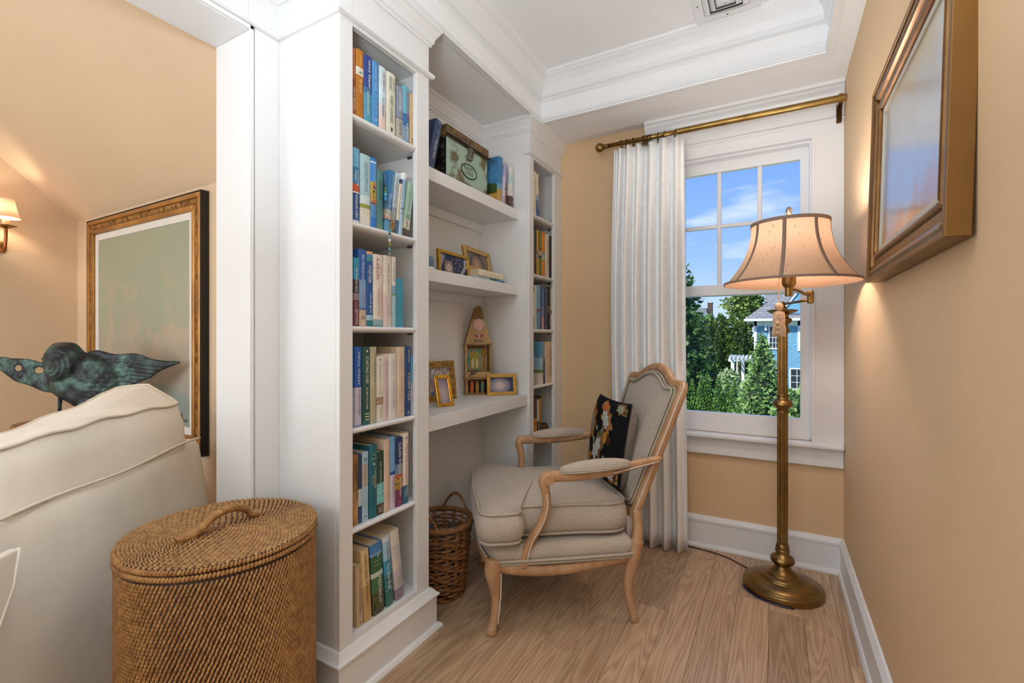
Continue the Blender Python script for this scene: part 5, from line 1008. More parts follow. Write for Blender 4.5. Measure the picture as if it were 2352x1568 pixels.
mk('switch_key', MB().tube([(SX-.02, SY-.016, 1.420), (SX-.033, SY-.026, 1.420)], .004, 8).ball((SX-.034, SY-.027, 1.420), .007, 10, rings=6), LBR, sk, smooth=True)
SCX, SCY, SZ0, SZ1, SR = .052, 2.165, 1.392, 1.636, .236
def shade_r(t): return SR*(.575+.425*(1-t)**2.3)
def shade_mat():
    m = bpy.data.materials.new('lamp_shade_linen'); m.use_nodes = True; nt = m.node_tree; nt.nodes.clear(); N = nt.nodes.new; L = nt.links.new
    out = N('ShaderNodeOutputMaterial'); d = N('ShaderNodeBsdfDiffuse'); t = N('ShaderNodeBsdfTranslucent'); mx = N('ShaderNodeMixShader'); mx.inputs[0].default_value = 0.09
    tc = N('ShaderNodeTexCoord'); mp = N('ShaderNodeMapping'); mp.inputs['Scale'].default_value = (150, 150, 38); L(tc.outputs['Object'], mp.inputs[0])
    nz = N('ShaderNodeTexNoise'); nz.inputs['Scale'].default_value = 1.0; nz.inputs['Detail'].default_value = 2; L(mp.outputs[0], nz.inputs['Vector'])
    rp = N('ShaderNodeValToRGB'); rp.color_ramp.elements[0].position = .64; rp.color_ramp.elements[0].color = lin('#cfab8e'); rp.color_ramp.elements[1].position = .74; rp.color_ramp.elements[1].color = lin('#a8835f')
    L(nz.outputs['Fac'], rp.inputs[0]); L(rp.outputs[0], d.inputs[0]); L(rp.outputs[0], t.inputs[0]); L(d.outputs[0], mx.inputs[1]); L(t.outputs[0], mx.inputs[2]); L(mx.outputs[0], out.inputs[0]); return m
NS = 64; V = []; F = []; ZN = 18
for j in range(ZN+1):
    t = j/ZN; r = shade_r(t)
    for i in range(NS): a = 2*PI*i/NS; V.append((SCX+r*math.cos(a), SCY+r*math.sin(a), SZ0+(SZ1-SZ0)*t))
for j in range(ZN):
    for i in range(NS): F.append((j*NS+i, j*NS+(i+1) % NS, (j+1)*NS+(i+1) % NS, (j+1)*NS+i))
sh = mk('lamp_shade', MB().add(V, F), shade_mat(), lamp, smooth=True)
TRIM = mat('shade_trim', '#8c7464', 0.8, var=0.05)
A0 = math.radians(262)
for k in range(8):
    a0 = A0+2*PI*k/8; V = []; F = []
    for j in range(ZN+1):
        t = j/ZN; r = shade_r(t)+.0018; w_ = .0065
        for s_ in (-1, 0, 1): a = a0+s_*w_/r; V.append((SCX+r*math.cos(a), SCY+r*math.sin(a), SZ0+(SZ1-SZ0)*t))
    for j in range(ZN):
        for q in range(2): F.append((j*3+q, j*3+q+1, j*3+q+4, j*3+q+3))
    o = mk('shade_rib', MB().add(V, F), TRIM, sh, smooth=True); s_m = o.modifiers.new('thickness', 'SOLIDIFY'); s_m.thickness = .0012
for t, hh in ((0, .009), (1, .013)):
    r = shade_r(t)+.002; mk('shade_band', MB().lathe([(r-.003, 0), (r+(.001 if t else .002), 0), (r+(.001 if t else -.004), hh), (r-.003-(0 if t else .004), hh)], NS, (SCX, SCY, SZ0-.001 if t == 0 else SZ1-hh+.001)).__class__() if False else MB().sweep([(SCX+r*math.cos(2*PI*i/NS), SCY+r*math.sin(2*PI*i/NS), (SZ0+hh/2 if t == 0 else SZ1-hh/2)) for i in range(NS)], [(.0012, -hh/2), (.0012, hh/2), (-.0012, hh/2), (-.0012, -hh/2)], closed=True, fixed=True), TRIM, sh)
mk('harp', MB().tube(smoothpts([(SX, SY-.01, 1.445), (SX, SY-.055, 1.50), (SX, SY-.05, 1.58), (SX, SY, 1.632), (SX, SY+.05, 1.58), (SX, SY+.055, 1.50), (SX, SY+.01, 1.445)], 5), .002, 6), LBR, lamp, smooth=True)
for a in (0.4, 0.4+2*PI/3, 0.4+4*PI/3):
    mk('spider_arm', MB().tube([(SX, SY, 1.630), (SCX+shade_r(1)*math.cos(a), SCY+shade_r(1)*math.sin(a), 1.631)], .002, 6), LBR, lamp)
mk('finial', MB().lathe([(.007, 1.632), (.008, 1.655), (.014, 1.660), (.007, 1.665), (.010, 1.673), (.012, 1.683), (.009, 1.693), (.002, 1.699)], 18, (SX, SY, 0)), mat('pewter_finial', '#a49a90', 0.3, 0.9), lamp, autos=40)
bl = bpy.data.materials.new('bulb_glow'); bl.use_nodes = True; bl.node_tree.nodes['Principled BSDF'].inputs['Emission Color'].default_value = (1, .78, .55, 1); bl.node_tree.nodes['Principled BSDF'].inputs['Emission Strength'].default_value = 3
mk('bulb', MB().lathe([(.013, 1.446), (.014, 1.462), (.028, 1.492), (.030, 1.512), (.022, 1.534), (.004, 1.545)], 18, (SX, SY, 0)), bl, lamp, smooth=True)
pd = bpy.data.lights.new('lamp_bulb_light', 'POINT'); pd.energy = 9; pd.color = (1, .94, .88); pd.shadow_soft_size = .055
po = bpy.data.objects.new('lamp_bulb_light', pd); po.location = (SX, SY, 1.57); COL.objects.link(po)
# pull chain and tassel
tas = mk('tassel', MB().ball((SX-.034, SY-.027, 1.300), (.0155, .0155, .017), 14, rings=8), mat('tassel_cord', '#cdb398', 0.85, var=0.15, vscale=80, bump=0.6, bscale=200), lamp, smooth=True)
TC = MATS['tassel_cord']
mk('pull_cord', MB().tube([(SX-.034, SY-.027, 1.414), (SX-.034, SY-.027, 1.315)], .0022, 6), TC, tas)
mk('tassel_cap', MB().lathe([(.006, 1.283), (.018, 1.279), (.021, 1.268), (.020, 1.258)], 18, (SX-.034, SY-.027, 0)), TC, tas, autos=40)
for k in range(22):
    a = 2*PI*k/22; r0, r1 = .018, .0225
    mk('tassel_strand', MB().tube([(SX-.034+(r0+(r1-r0)*t)*math.cos(a)+.0008*math.cos(t*40+k), SY-.027+(r0+(r1-r0)*t)*math.sin(a), 1.262-.082*t) for t in [q/8 for q in range(9)]], .0028, 5), TC, tas, smooth=True)
for k in range(3): mk('tassel_bead', MB().ball((SX-.034-.006, SY-.027-.0215, 1.234-.0185*k), (.0085, .0085, .0088), 10, rings=6), mat('tassel_bead', '#bca588', 0.7, var=0.1), tas, smooth=True)
# cord
CORD = mat('brown_flex', '#3a2c28', 0.4); CORD2 = mat('purple_flex', '#2a2440', 0.35)
cd = thing('lamp_cord', 'thin dark lamp cord running along the baseboard and coiled under the lamp base', 'cord', (-.2, 2.6, 0))
mk('cord_run', MB().tube(smoothpts([(-.47, 2.785, .004), (-.40, 2.775, .004), (-.30, 2.762, .004), (-.22, 2.735, .004), (-.17, 2.70, .004), (-.12, 2.66, .004), (-.09, 2.62, .006)], 6), .0032, 6), CORD, cd, smooth=True)
for r, a0, a1 in ((.177, 3.45, 4.95), (.172, 3.5, 4.9)): mk('cord_coil', MB().tube([(LX+r*math.cos(a0+(a1-a0)*q/20), LY+r*math.sin(a0+(a1-a0)*q/20), .0035) for q in range(21)], .0026, 6), CORD2, cd, smooth=True)

# ------------------------------------------------------------------ round wicker hamper
HX, HY, HR, HH = -1.337, .742, .238, .650
ham = thing('wicker_hamper', 'round woven rattan hamper with looped lid handle beside the slipcovered sofa', 'basket', (HX, HY, 0))
RD = mat('rattan_dark', '#2e1a0e', 0.6, var=0.25, vscale=60); RL = mat('rattan_light', '#b88c54', 0.4, color2='#84562c', vscale=55, lo=0.3, hi=0.75, detail=4)
mk('wall', MB().lathe([(HR-.012, .004), (HR-.006, .01), (HR-.005, HH-.03), (HR-.010, HH-.024)], 96), RD, ham, world=False, autos=60)
def stitches(items, w, t):
    """items: list of (centre, along, outward, length)"""
    V = []; F = []; base = 0
    for c, al, ou, ln in items:
        sd = np.cross(al, ou); 
        for q, (fa, fs, fo) in enumerate(((-.5, -.5, 0), (-.5, .5, 0), (.5, .5, 0), (.5, -.5, 0), (-.30, -.33, 1), (-.30, .33, 1), (.30, .33, 1), (.30, -.33, 1))):
            V.append(c+al*ln*fa+sd*w*fs+ou*t*fo)
        for f in ((4, 5, 6, 7), (0, 1, 5, 4), (1, 2, 6, 5), (2, 3, 7, 6), (3, 0, 4, 7)): F.append(tuple(base+i for i in f))
        base += 8
    return MB().add(V, F)
it = []; pitch = .0106; nrow = int((HH-.045)/.0094); ncol = int(2*PI*HR/pitch)
for j in range(nrow):
    z = .012+j*.0094
    for i in range(ncol):
        a = 2*PI*(i+.40*j+random.uniform(-.07, .07))/ncol
        if math.cos(a-math.atan2(-HY, -HX)) < -.25: continue      # the side that touches the sofa and bookcase corner is never seen
        ou = np.array([math.cos(a), math.sin(a), 0]); tg = np.array([-math.sin(a), math.cos(a), 0]); al = np.array([0, 0, 1.])*.93+tg*.37; al = al/np.linalg.norm(al)
        it.append((ou*(HR-.0055)+np.array([0, 0, z]), al, ou, .0135+random.uniform(-.001, .001)))
mk('weave', stitches(it, .0058, .0046), RL, ham, world=False, kind='stuff', recalc=False, smooth=True)
lid = mk('lid', MB().lathe([(HR-.004, HH-.022), (HR-.001, HH-.016), (HR-.001, HH-.006), (HR-.006, HH-.003), (.01, HH-.001)], 96), RD, ham, world=False, autos=40)
it = []
for j in range(28):
    r = .010+j*.0083; n = max(6, int(2*PI*r/.0150))
    for i in range(n):
        a = 2*PI*(i+.43*j)/n; ou = np.array([0, 0, 1.]); tg = np.array([-math.sin(a), math.cos(a), 0]); rd = np.array([math.cos(a), math.sin(a), 0]); al = tg*.86+rd*.5; al = al/np.linalg.norm(al)
        it.append((rd*r+np.array([0, 0, HH-.0025]), al, ou, .0118))
mk('lid_weave', stitches(it, .0052, .0046), RL, lid, world=False, kind='stuff', recalc=False, smooth=True)
for z in (HH-.010, HH-.026):
    it = []
    for i in range(170):
        a = 2*PI*i/170; ou = np.array([math.cos(a), math.sin(a), 0]); tg = np.array([-math.sin(a), math.cos(a), 0]); it.append((ou*(HR-.003)+np.array([0, 0, z]), np.array([0, 0, 1.])*.9+tg*.43, ou, .0135))
    mk('rim_wrap', stitches(it, .0080, .0058), RL, lid if z > HH-.02 else ham, world=False, kind='stuff', recalc=False, smooth=True)
hp = smoothpts([(.0, -.118, HH+.006), (0, -.085, HH+.008), (0, -.06, HH+.018), (0, -.025, HH+.040), (0, .02, HH+.048), (0, .055, HH+.036), (0, .078, HH+.012), (0, .105, HH+.006)], 6)
hd = mk('handle', MB().tube(hp, .0075, 8), RD, lid, world=False, smooth=True)
pts = []
for i in range(len(hp)-1):
    for q in range(8):
        f = q/8; p = np.array(hp[i])*(1-f)+np.array(hp[i+1])*f; ph = (i*8+q)*0.9; pts.append((p[0]+.0088*math.cos(ph), p[1], p[2]+.0088*math.sin(ph)))
mk('handle_wrap', MB().tube(pts, .0042, 5), RL, hd, world=False, smooth=True)

# ------------------------------------------------------------------ slipcovered sofa in the opening
SLIP = mat('cream_canvas_slipcover', (244, 239, 230), 0.9, var=0.05, vscale=5, bump=0.25, bscale=9, spec=0.15)
PIPE = mat('cream_canvas_piping', (234, 225, 210), 0.9, var=0.04, vscale=30)
sofa = thing('sofa', 'cream slipcovered sofa seen from behind its back next to the rattan hamper', 'sofa', (-2.276, 1.167, 0), math.atan2(-.791, .612))
SL = 2.0
def softbox(x0, x1, y0, y1, z0, z1, r=0.03, n=1):
    return MB().box(x0, x1, y0, y1, z0, z1)
def wrinkled(mb, amp, f=7.0):
    mb.v = [(x_+amp*math.sin(f*z_*1.3+x_*f), y_+amp*math.sin(f*x_+1.7*z_*f)*1.2, z_+amp*.6*math.sin(f*1.1*x_+y_*f)) for x_, y_, z_ in mb.v]; return mb
def gridblock(x0, x1, y0, y1, z0, z1, nx, ny, nz2, pinch=0.0):
    """box with gridded faces so that it can be rumpled"""
    bm = bmesh.new(); bmesh.ops.create_cube(bm, size=1.0)
    bm2 = MB(); bm.free()
    def face(o, a, b, na, nb):
        V = []; F = []
        for i in range(na+1):
            for j in range(nb+1): V.append(tuple(np.array(o)+np.array(a)*i/na+np.array(b)*j/nb))
        for i in range(na):
            for j in range(nb): F.append((i*(nb+1)+j, (i+1)*(nb+1)+j, (i+1)*(nb+1)+j+1, i*(nb+1)+j+1))
        bm2.add(V, F)
    X, Y_, Z_ = (x1-x0, 0, 0), (0, y1-y0, 0), (0, 0, z1-z0)
    face((x0, y0, z0), X, Z_, nx, nz2); face((x0, y1, z0), X, Z_, nx, nz2); face((x0, y0, z0), Y_, Z_, ny, nz2); face((x1, y0, z0), Y_, Z_, ny, nz2); face((x0, y0, z0), X, Y_, nx, ny); face((x0, y0, z1), X, Y_, nx, ny)
    return bm2
def soft(name, mb, m, par, bev=0.025, lvl=1):
    o = mk(name, mb, m, par, world=False, recalc=False)
    bm = bmesh.new(); bm.from_mesh(o.data); bmesh.ops.remove_doubles(bm, verts=bm.verts, dist=1e-4); bmesh.ops.recalc_face_normals(bm, faces=bm.faces); bm.to_mesh(o.data); bm.free()
    o.data.polygons.foreach_set('use_smooth', [True]*len(o.data.polygons))
    s_ = o.modifiers.new('soft', 'SUBSURF'); s_.levels = lvl; s_.render_levels = lvl
    return o
bk_ = gridblock(0, SL, -.20, 0, .02, .72, 28, 3, 10)
def backshape(v):
    x_, y_, z_ = v
    fl = .05*(1-z_/.72)                        # skirt flares towards the floor
    rum = .010*math.sin(5*x_+2*z_)*math.sin(7*z_+1.3*x_)+.006*math.sin(13*x_-4*z_)
    if y_ > -.01: y_ += fl+rum+.018*math.sin(PI*z_/.72)
    if x_ < .01: x_ -= .055*math.sin(PI*min(1, (.74-z_)/.5))+.02*math.sin(9*z_)*(1 if z_ < .6 else 0)
    if z_ > .70: z_ += .006*math.sin(9*x_)+(.012 if y_ > -.05 else 0)
    return (x_, y_, z_)
bk_.v = [backshape(v) for v in bk_.v]
bo = soft('sofa_back', bk_, SLIP, sofa)
mk('back_piping', MB().tube([(x_, .004, .726+.006*math.sin(9*x_)) for x_ in [.035+(SL-.07)*q/60 for q in range(61)]], .0055, 6), PIPE, bo, world=False, smooth=True)
soft('sofa_arm', gridblock(-.01, .2, -.86, -.205, .03, .60, 4, 10, 8), SLIP, sofa); soft('sofa_arm', gridblock(SL-.2, SL, -.86, -.205, .03, .60, 4, 10, 8), SLIP, sofa)
soft('sofa_base', gridblock(.205, SL-.205, -.84, -.205, .06, .34, 20, 8, 4), SLIP, sofa)
for x0 in (.21, 1.005): soft('seat_cushion', gridblock(x0, x0+.785, -.84, -.27, .345, .48, 10, 8, 3), SLIP, sofa)
def backcush(x0, x1):
    P = [(x0+.02, -.27), (x1-.02, -.27), (x1+.004, -.20), (x1, -.05), (x1-.03, -.025), (x0+.03, -.025), (x0, -.05), (x0-.004, -.20)]
    mb, pp = padded(P, .50, .893, .014, .020, 96)
    def sh_(v):
        x_, y_, z_ = v; t = (x_-x0)/(x1-x0)
        return (x_+.006*math.sin(30*z_+8*y_), y_+.006*math.sin(11*x_+6*z_)*(1 if z_ > .55 else 0)+(z_-.7)*-.10, z_+.010*math.sin(PI*t)*(1 if z_ > .8 else 0)+.004*math.sin(26*x_+14*y_)+(.080*(1-t)**3-.055*t)*max(0, min(1, (-y_-.04)/.12))*(1 if z_ > .8 else 0))
    mb.v = [sh_(v) for v in mb.v]
    o = mk('back_cushion', mb, SLIP, sofa, world=False, smooth=True)
    for z_, d in ((.893, .002), (.56, .021)):
        mk('cushion_piping', MB().tube([sh_((a, b, z_)) for a, b in offset_poly(pp, d)], .005, 6, closed=True), PIPE, o, world=False, smooth=True)
backcush(.085, .985); backcush(1.0, 1.9)
fl = [(1.035, .675), (1.42, .68), (1.42, .36), (1.15, .46), (1.085, .52), (1.05, .59)]
fo = mk('slipcover_flap', MB().prism(fl, .060, .082, plane='xz'), SLIP, sofa, world=False, bevel=.005)
mk('flap_hem', MB().tube([(a, .080, b) for a, b in fl[3:]+fl[:1]], .005, 6), SLIP, fo, world=False, smooth=True)

# ------------------------------------------------------------------ side table and bronze bird-woman
SO, SE, SN = np.array([-3.326, .770]), np.array([.848, .530]), np.array([.530, -.848])
def sp3(s_, z_, n_=0.0): p = SO+SE*s_+SN*n_; return (p[0], p[1], z_)
TBZ = .762
tb = sp3(.285, 0, -.01)
TWOOD = mat('walnut_table', '#7a5230', 0.4, color2='#96683c', vscale=7, stretch=(8, 1, 1))
tbl = thing('side_table', 'round wooden side table under the bronze bird sculpture behind the sofa', 'table', (tb[0], tb[1], 0))
mk('table_top', MB().lathe([(.165, TBZ-.028), (.178, TBZ-.02), (.178, TBZ-.006), (.172, TBZ)], 48), TWOOD, tbl, world=False, autos=40)
mk('pedestal', MB().lathe([(.03, .05), (.036, .12), (.024, .3), (.022, .55), (.035, .68), (.06, TBZ-.028)], 20), TWOOD, tbl, world=False, smooth=True)
for k in range(3):
    a = k*2*PI/3+.4; mk('foot', MB().tube([(.02*math.cos(a), .02*math.sin(a), .12), (.10*math.cos(a), .10*math.sin(a), .07), (.16*math.cos(a), .16*math.sin(a), .012)], [.02, .017, .012], 8), TWOOD, tbl, world=False, smooth=True)
def bronze_mat():
    m = mat('verdigris_bronze', '#22262a', 0.5, 0.35, color2='#56786f', vscale=13, lo=0.44, hi=0.74, bump=0.35, bscale=45, detail=10); return m
BRZ = bronze_mat()
OUT = [(-0.095, 1.058), (-0.054, 1.066), (-0.021, 1.072), (0.002, 1.08), (0.024, 1.082), (0.065, 1.074), (0.136, 1.072), (0.196, 1.054), (0.202, 1.064), (0.193, 1.073), (0.208, 1.084), (0.217, 1.109), (0.23, 1.128), (0.26, 1.15), (0.321, 1.154), (0.362, 1.146), (0.389, 1.12), (0.41, 1.101), (0.427, 1.109), (0.469, 1.114), (0.549, 1.094), (0.644, 1.098), (0.721, 1.072), (0.783, 1.061), (0.852, 1.058), (0.863, 1.05), (0.837, 1.04), (0.802, 1.026), (0.756, 1.005), (0.721, 0.977), (0.66, 0.953), (0.606, 0.924), (0.564, 0.904), (0.545, 0.871), (0.511, 0.831), (0.473, 0.80), (0.435, 0.79), (0.4, 0.80), (0.368, 0.822), (0.332, 0.848), (0.298, 0.868), (0.264, 0.888), (0.242, 0.904), (0.204, 0.91), (0.144, 0.938), (0.076, 0.96), (0.039, 0.987), (0.002, 1.015), (-0.021, 1.027), (-0.054, 1.037), (-0.095, 1.047)]
def sculpt():
    poly = np.array(smoothpts(OUT, 3, True)); nP = len(poly)
    hol = [((0.088, 1.026), .016, .015), ((0.186, 1.015), .021, .016)]
    nx, nz2 = 210, 66; x0, x1, z0, z1 = -.10, .87, .78, 1.16
    gx = np.linspace(x0, x1, nx+1); gz = np.linspace(z0, z1, nz2+1); PX, PZ = np.meshgrid(gx, gz, indexing='ij'); pts = np.stack([PX.ravel(), PZ.ravel()], 1)
    a = poly; b = np.roll(poly, -1, 0)
    ins = np.zeros(len(pts), bool); dist = np.full(len(pts), 9.); near = np.zeros_like(pts)
    for i in range(nP):
        p, q = a[i], b[i]
        c1 = (p[1] > pts[:, 1]) != (q[1] > pts[:, 1]); xi = (q[0]-p[0])*(pts[:, 1]-p[1])/(q[1]-p[1]+1e-12)+p[0]; ins ^= c1 & (pts[:, 0] < xi)
        d = q-p; t = np.clip(((pts-p)@d)/(d@d+1e-12), 0, 1); pr = p+t[:, None]*d; dd = np.linalg.norm(pts-pr, axis=1); k = dd < dist; dist[k] = dd[k]; near[k] = pr[k]
    for (cx, cz), rx, rz in hol:
        e = (pts-np.array([cx, cz]))/np.array([rx, rz]); r = np.linalg.norm(e, axis=1); ins &= r > 1
        pr = np.array([cx, cz])+e/np.maximum(r, 1e-6)[:, None]*np.array([rx, rz]); dd = np.linalg.norm(pts-pr, axis=1); k = dd < dist; dist[k] = dd[k]; near[k] = pr[k]
    I = ins.reshape(nx+1, nz2+1); cell = I[:-1, :-1].astype(int)+I[1:, :-1]+I[:-1, 1:]+I[1:, 1:] >= 2
    used = np.zeros((nx+1, nz2+1), bool); cnt = np.zeros((nx+1, nz2+1), int)
    for dx in (0, 1):
        for dz in (0, 1): used[dx:nx+dx, dz:nz2+dz] |= cell; cnt[dx:nx+dx, dz:nz2+dz] += cell
    bnd = (used & (cnt < 4)).ravel(); P = pts.copy(); P[bnd] = near[bnd]; dist = np.where(bnd, 0, dist)
    u, v = P[:, 0], P[:, 1]
    th = np.minimum(.016, .0040+.09*dist*(1-dist*4)) * np.clip(dist/.012, 0, 1)**.5
    body = np.clip(1-((u-.40)/.17)**2-((v-.94)/.16)**2, 0, 1); th = th+.040*np.sqrt(body)*np.clip(dist/.04, 0, 1)
    head = np.clip(1-((u-.305)/.095)**2-((v-1.06)/.095)**2, 0, 1); th = th+.046*np.sqrt(head)*np.clip(dist/.025, 0, 1)**.6
    relief = .0032*np.sin(330*np.hypot(u-.305, v-1.035))*((np.hypot((u-.345), (v-1.045)) < .075) & (u > .295))      # hair
    relief += .0065*np.abs(np.sin(75*u+10*np.floor(v*42)*.8))*np.sin(PI*((v*42) % 1))*((u > .44) & (u < .63) & (v > .86) & (v < 1.07))  # feathers
    relief += .0030*np.sin(330*(v+.12*u))*((u > .61) & (u < .80))                                              # long feathers
    relief += .004*np.sin(140*u)*np.sin(90*v)*(u < .2)+.004*np.sin(60*u+1)*np.sin(70*v)*((u > .3) & (u < .5) & (v < .97))-.010*np.exp(-((u-.232)/.014)**2-((v-1.073)/.010)**2)-.005*np.exp(-((u-.222)/.016)**2-((v-1.035)/.004)**2)
    fr = th+relief*np.clip(dist/.015, 0, 1)
    idx = -np.ones(used.size, int); uu = np.where(used.ravel())[0]; idx[uu] = np.arange(len(uu)); nV = len(uu)
    V = [sp3(P[i, 0], P[i, 1], fr[i]) for i in uu]+[sp3(P[i, 0], P[i, 1], -th[i]*.8) for i in uu]
    F = []; edges = {}
    for i in range(nx):
        for j in range(nz2):
            if cell[i, j]:
                q = [idx[i*(nz2+1)+j], idx[(i+1)*(nz2+1)+j], idx[(i+1)*(nz2+1)+j+1], idx[i*(nz2+1)+j+1]]
                F.append(tuple(q)); F.append(tuple(nV+k for k in reversed(q)))
    return MB().add(V, F)
bl_ = sp3(.281, TBZ)
scu = thing('bronze_sculpture', 'green-black bronze winged bird figure with human head on the side table', 'sculpture', (bl_[0], bl_[1], TBZ))
sb_ = sculpt()
so_ = mk('winged_body', sb_, BRZ, scu, recalc=False); bm = bmesh.new(); bm.from_mesh(so_.data); bmesh.ops.remove_doubles(bm, verts=bm.verts, dist=2e-5); bmesh.ops.recalc_face_normals(bm, faces=bm.faces); bm.to_mesh(so_.data); bm.free()
so_.data.polygons.foreach_set('use_smooth', [True]*len(so_.data.polygons))
for s_ in (.281, .36): mk('leg', MB().tube([sp3(s_+.006, .885), sp3(s_+.002, .84), sp3(s_, TBZ+.02)], [.010, .0075, .0085], 10), BRZ, scu, smooth=True)
mk('base', MB().lathe([(.095, .0), (.098, .006), (.085, .016), (.05, .026), (.012, .030)], 36, sp3(.31, TBZ)), BRZ, scu, smooth=True)
# small bronze ornament on a plant stand behind the sofa arm
ox, oy = -2.452, 1.150
st = thing('plant_stand', 'slim dark wooden plant stand hidden behind the right end of the sofa', 'stand', (ox, oy, 0))
mk('stand_top', MB().lathe([(.055, .570), (.060, .575), (.060, .588)], 24), TWOOD, st, world=False); mk('stand_pole', MB().lathe([(.05, 0), (.05, .02), (.014, .05), (.012, .3), (.014, .55), (.04, .571)], 16), TWOOD, st, world=False, smooth=True)
orn2 = thing('bronze_ornament', 'small dark green bronze ornament with round disc head beside the sofa end', 'ornament', (ox, oy, .5885))
mk('ornament_body', MB().lathe([(.05, 0), (.052, .01), (.040, .05), (.026, .09), (.014, .125), (.006, .15), (.005, .17)], 20), BRZ, orn2, world=False, smooth=True)
mk('ornament_disc', MB().ball((.006, -.004, .205), (.028, .018, .036), 18, rings=12), BRZ, orn2, world=False, smooth=True)

# ------------------------------------------------------------------ large painting in the next room
def painting_mat(name, fn):
    m = bpy.data.materials.new(name); m.use_nodes = True; fn(m.node_tree); return m
def sage_sky(nt):
    N = nt.nodes.new; L = nt.links.new; b = nt.nodes['Principled BSDF']; b.inputs['Roughness'].default_value = .45
    tc = N('ShaderNodeTexCoord'); sep = N('ShaderNodeSeparateXYZ'); L(tc.outputs['Object'], sep.inputs[0])
    mp = N('ShaderNodeMapping'); mp.inputs['Scale'].default_value = (2.1, 1, 2.9); L(tc.outputs['Object'], mp.inputs[0])
    mr = N('ShaderNodeMapRange'); mr.inputs['From Min'].default_value = .1; mr.inputs['From Max'].default_value = 1.25; L(sep.outputs['Z'], mr.inputs['Value'])
    r0 = N('ShaderNodeValToRGB'); e = r0.color_ramp.elements; e[0].position = 0; e[0].color = lin('#7f8c84'); e[1].position = 1; e[1].color = lin('#9aa08a')
    for p, c in ((.16, '#87948e'), (.2, '#a09c92'), (.34, '#aaa292'), (.6, '#9fa892')): q = e.new(p); q.color = lin(c)
    n3 = N('ShaderNodeTexNoise'); n3.inputs['Scale'].default_value = 1.4; n3.inputs['Detail'].default_value = 3; L(mp.outputs[0], n3.inputs['Vector'])
    ad = N('ShaderNodeMath'); ad.operation = 'MULTIPLY_ADD'; ad.inputs[1].default_value = .22; L(n3.outputs['Fac'], ad.inputs[0]); sb = N('ShaderNodeMath'); sb.operation = 'SUBTRACT'; sb.inputs[1].default_value = .11; L(mr.outputs[0], sb.inputs[0]); L(sb.outputs[0], ad.inputs[2]); L(ad.outputs[0], r0.inputs[0])
    n1 = N('ShaderNodeTexNoise'); n1.inputs['Scale'].default_value = 2.1; n1.inputs['Detail'].default_value = 5; n1.inputs['Roughness'].default_value = .55; L(mp.outputs[0], n1.inputs['Vector'])
    r1 = N('ShaderNodeValToRGB'); r1.color_ramp.elements[0].position = .47; r1.color_ramp.elements[1].position = .62; L(n1.outputs['Fac'], r1.inputs[0])
    wr0 = N('ShaderNodeValToRGB'); we = wr0.color_ramp.elements; we[0].position = .24; we[0].color = (0, 0, 0, 1); we[1].position = .80; we[1].color = (0, 0, 0, 1)
    for p, c in ((.36, 1), (.58, 1)): q = we.new(p); q.color = (c, c, c, 1)
    L(mr.outputs[0], wr0.inputs[0]); wd = wr0
    m1 = N('ShaderNodeMath'); m1.operation = 'MULTIPLY'; L(r1.outputs[0], m1.inputs[0]); L(wd.outputs[0], m1.inputs[1]); m2 = N('ShaderNodeMath'); m2.operation = 'MULTIPLY'; m2.inputs[1].default_value = .6; L(m1.outputs[0], m2.inputs[0])
    mx = N('ShaderNodeMixRGB'); mx.inputs[2].default_value = lin('#c4aa92'); L(m2.outputs[0], mx.inputs[0]); L(r0.outputs[0], mx.inputs[1]); L(mx.outputs[0], b.inputs['Base Color'])
WOODF = mat('gilt_walnut_frame', '#8a5a24', 0.36, color2='#c08a44', vscale=6, stretch=(1, 1, 1), lo=.3, hi=.7, detail=9, metal=0.35)
WOODF2 = mat('gilt_worn_frame', '#5c3a18', 0.45, color2='#b0803c', vscale=30, lo=.4, hi=.62, detail=8, metal=0.3)
PX0, PX1, PZ0, PZ1 = -3.80, -2.473, .585, 1.91
pt = thing('painting', 'large framed painting of pale clouds in a gilt frame behind the bronze bird', 'painting', (PX0, 1.30, PZ0))
PWd, PHt = PX1-PX0, PZ1-PZ0
def rails(names, w, h, b0, b1, y0, y1, m, par, bev=.004):
    for P in ([(b0, b0), (w-b0, b0), (w-b1, b1), (b1, b1)], [(b0, h-b0), (b1, h-b1), (w-b1, h-b1), (w-b0, h-b0)], [(b0, b0), (b1, b1), (b1, h-b1), (b0, h-b0)], [(w-b0, b0), (w-b0, h-b0), (w-b1, h-b1), (w-b1, b1)]):
        mk(names, MB().prism(P, y0, y1, plane='xz'), m, par, world=False, bevel=bev)
rails('frame_edge', PWd, PHt, 0, .006, -.040, -.002, BLACK, pt, 0)
rails('frame_rail', PWd, PHt, .0062, .032, -.043, -.004, WOODF, pt, .008)
rails('frame_rail', PWd, PHt, .0322, .062, -.036, -.004, WOODF2, pt, .006)
rails('frame_rail', PWd, PHt, .0622, .092, -.041, -.004, WOODF, pt, .009)
rails('frame_liner', PWd, PHt, .0922, .132, -.028, -.004, mat('white_liner', (226, 222, 214), .7, var=.02), pt, .003)
mk('canvas', MB().box(.130, PWd-.130, -.022, -.006, .130, PHt-.130), painting_mat('sage_cloud_painting', sage_sky), pt, world=False)
lettering(pt, 'Woodward', (PWd-.235, -.0225, .165), (1, 0, 0), (0, 0, 1), .075, .022, ink('4a4438'), .3)
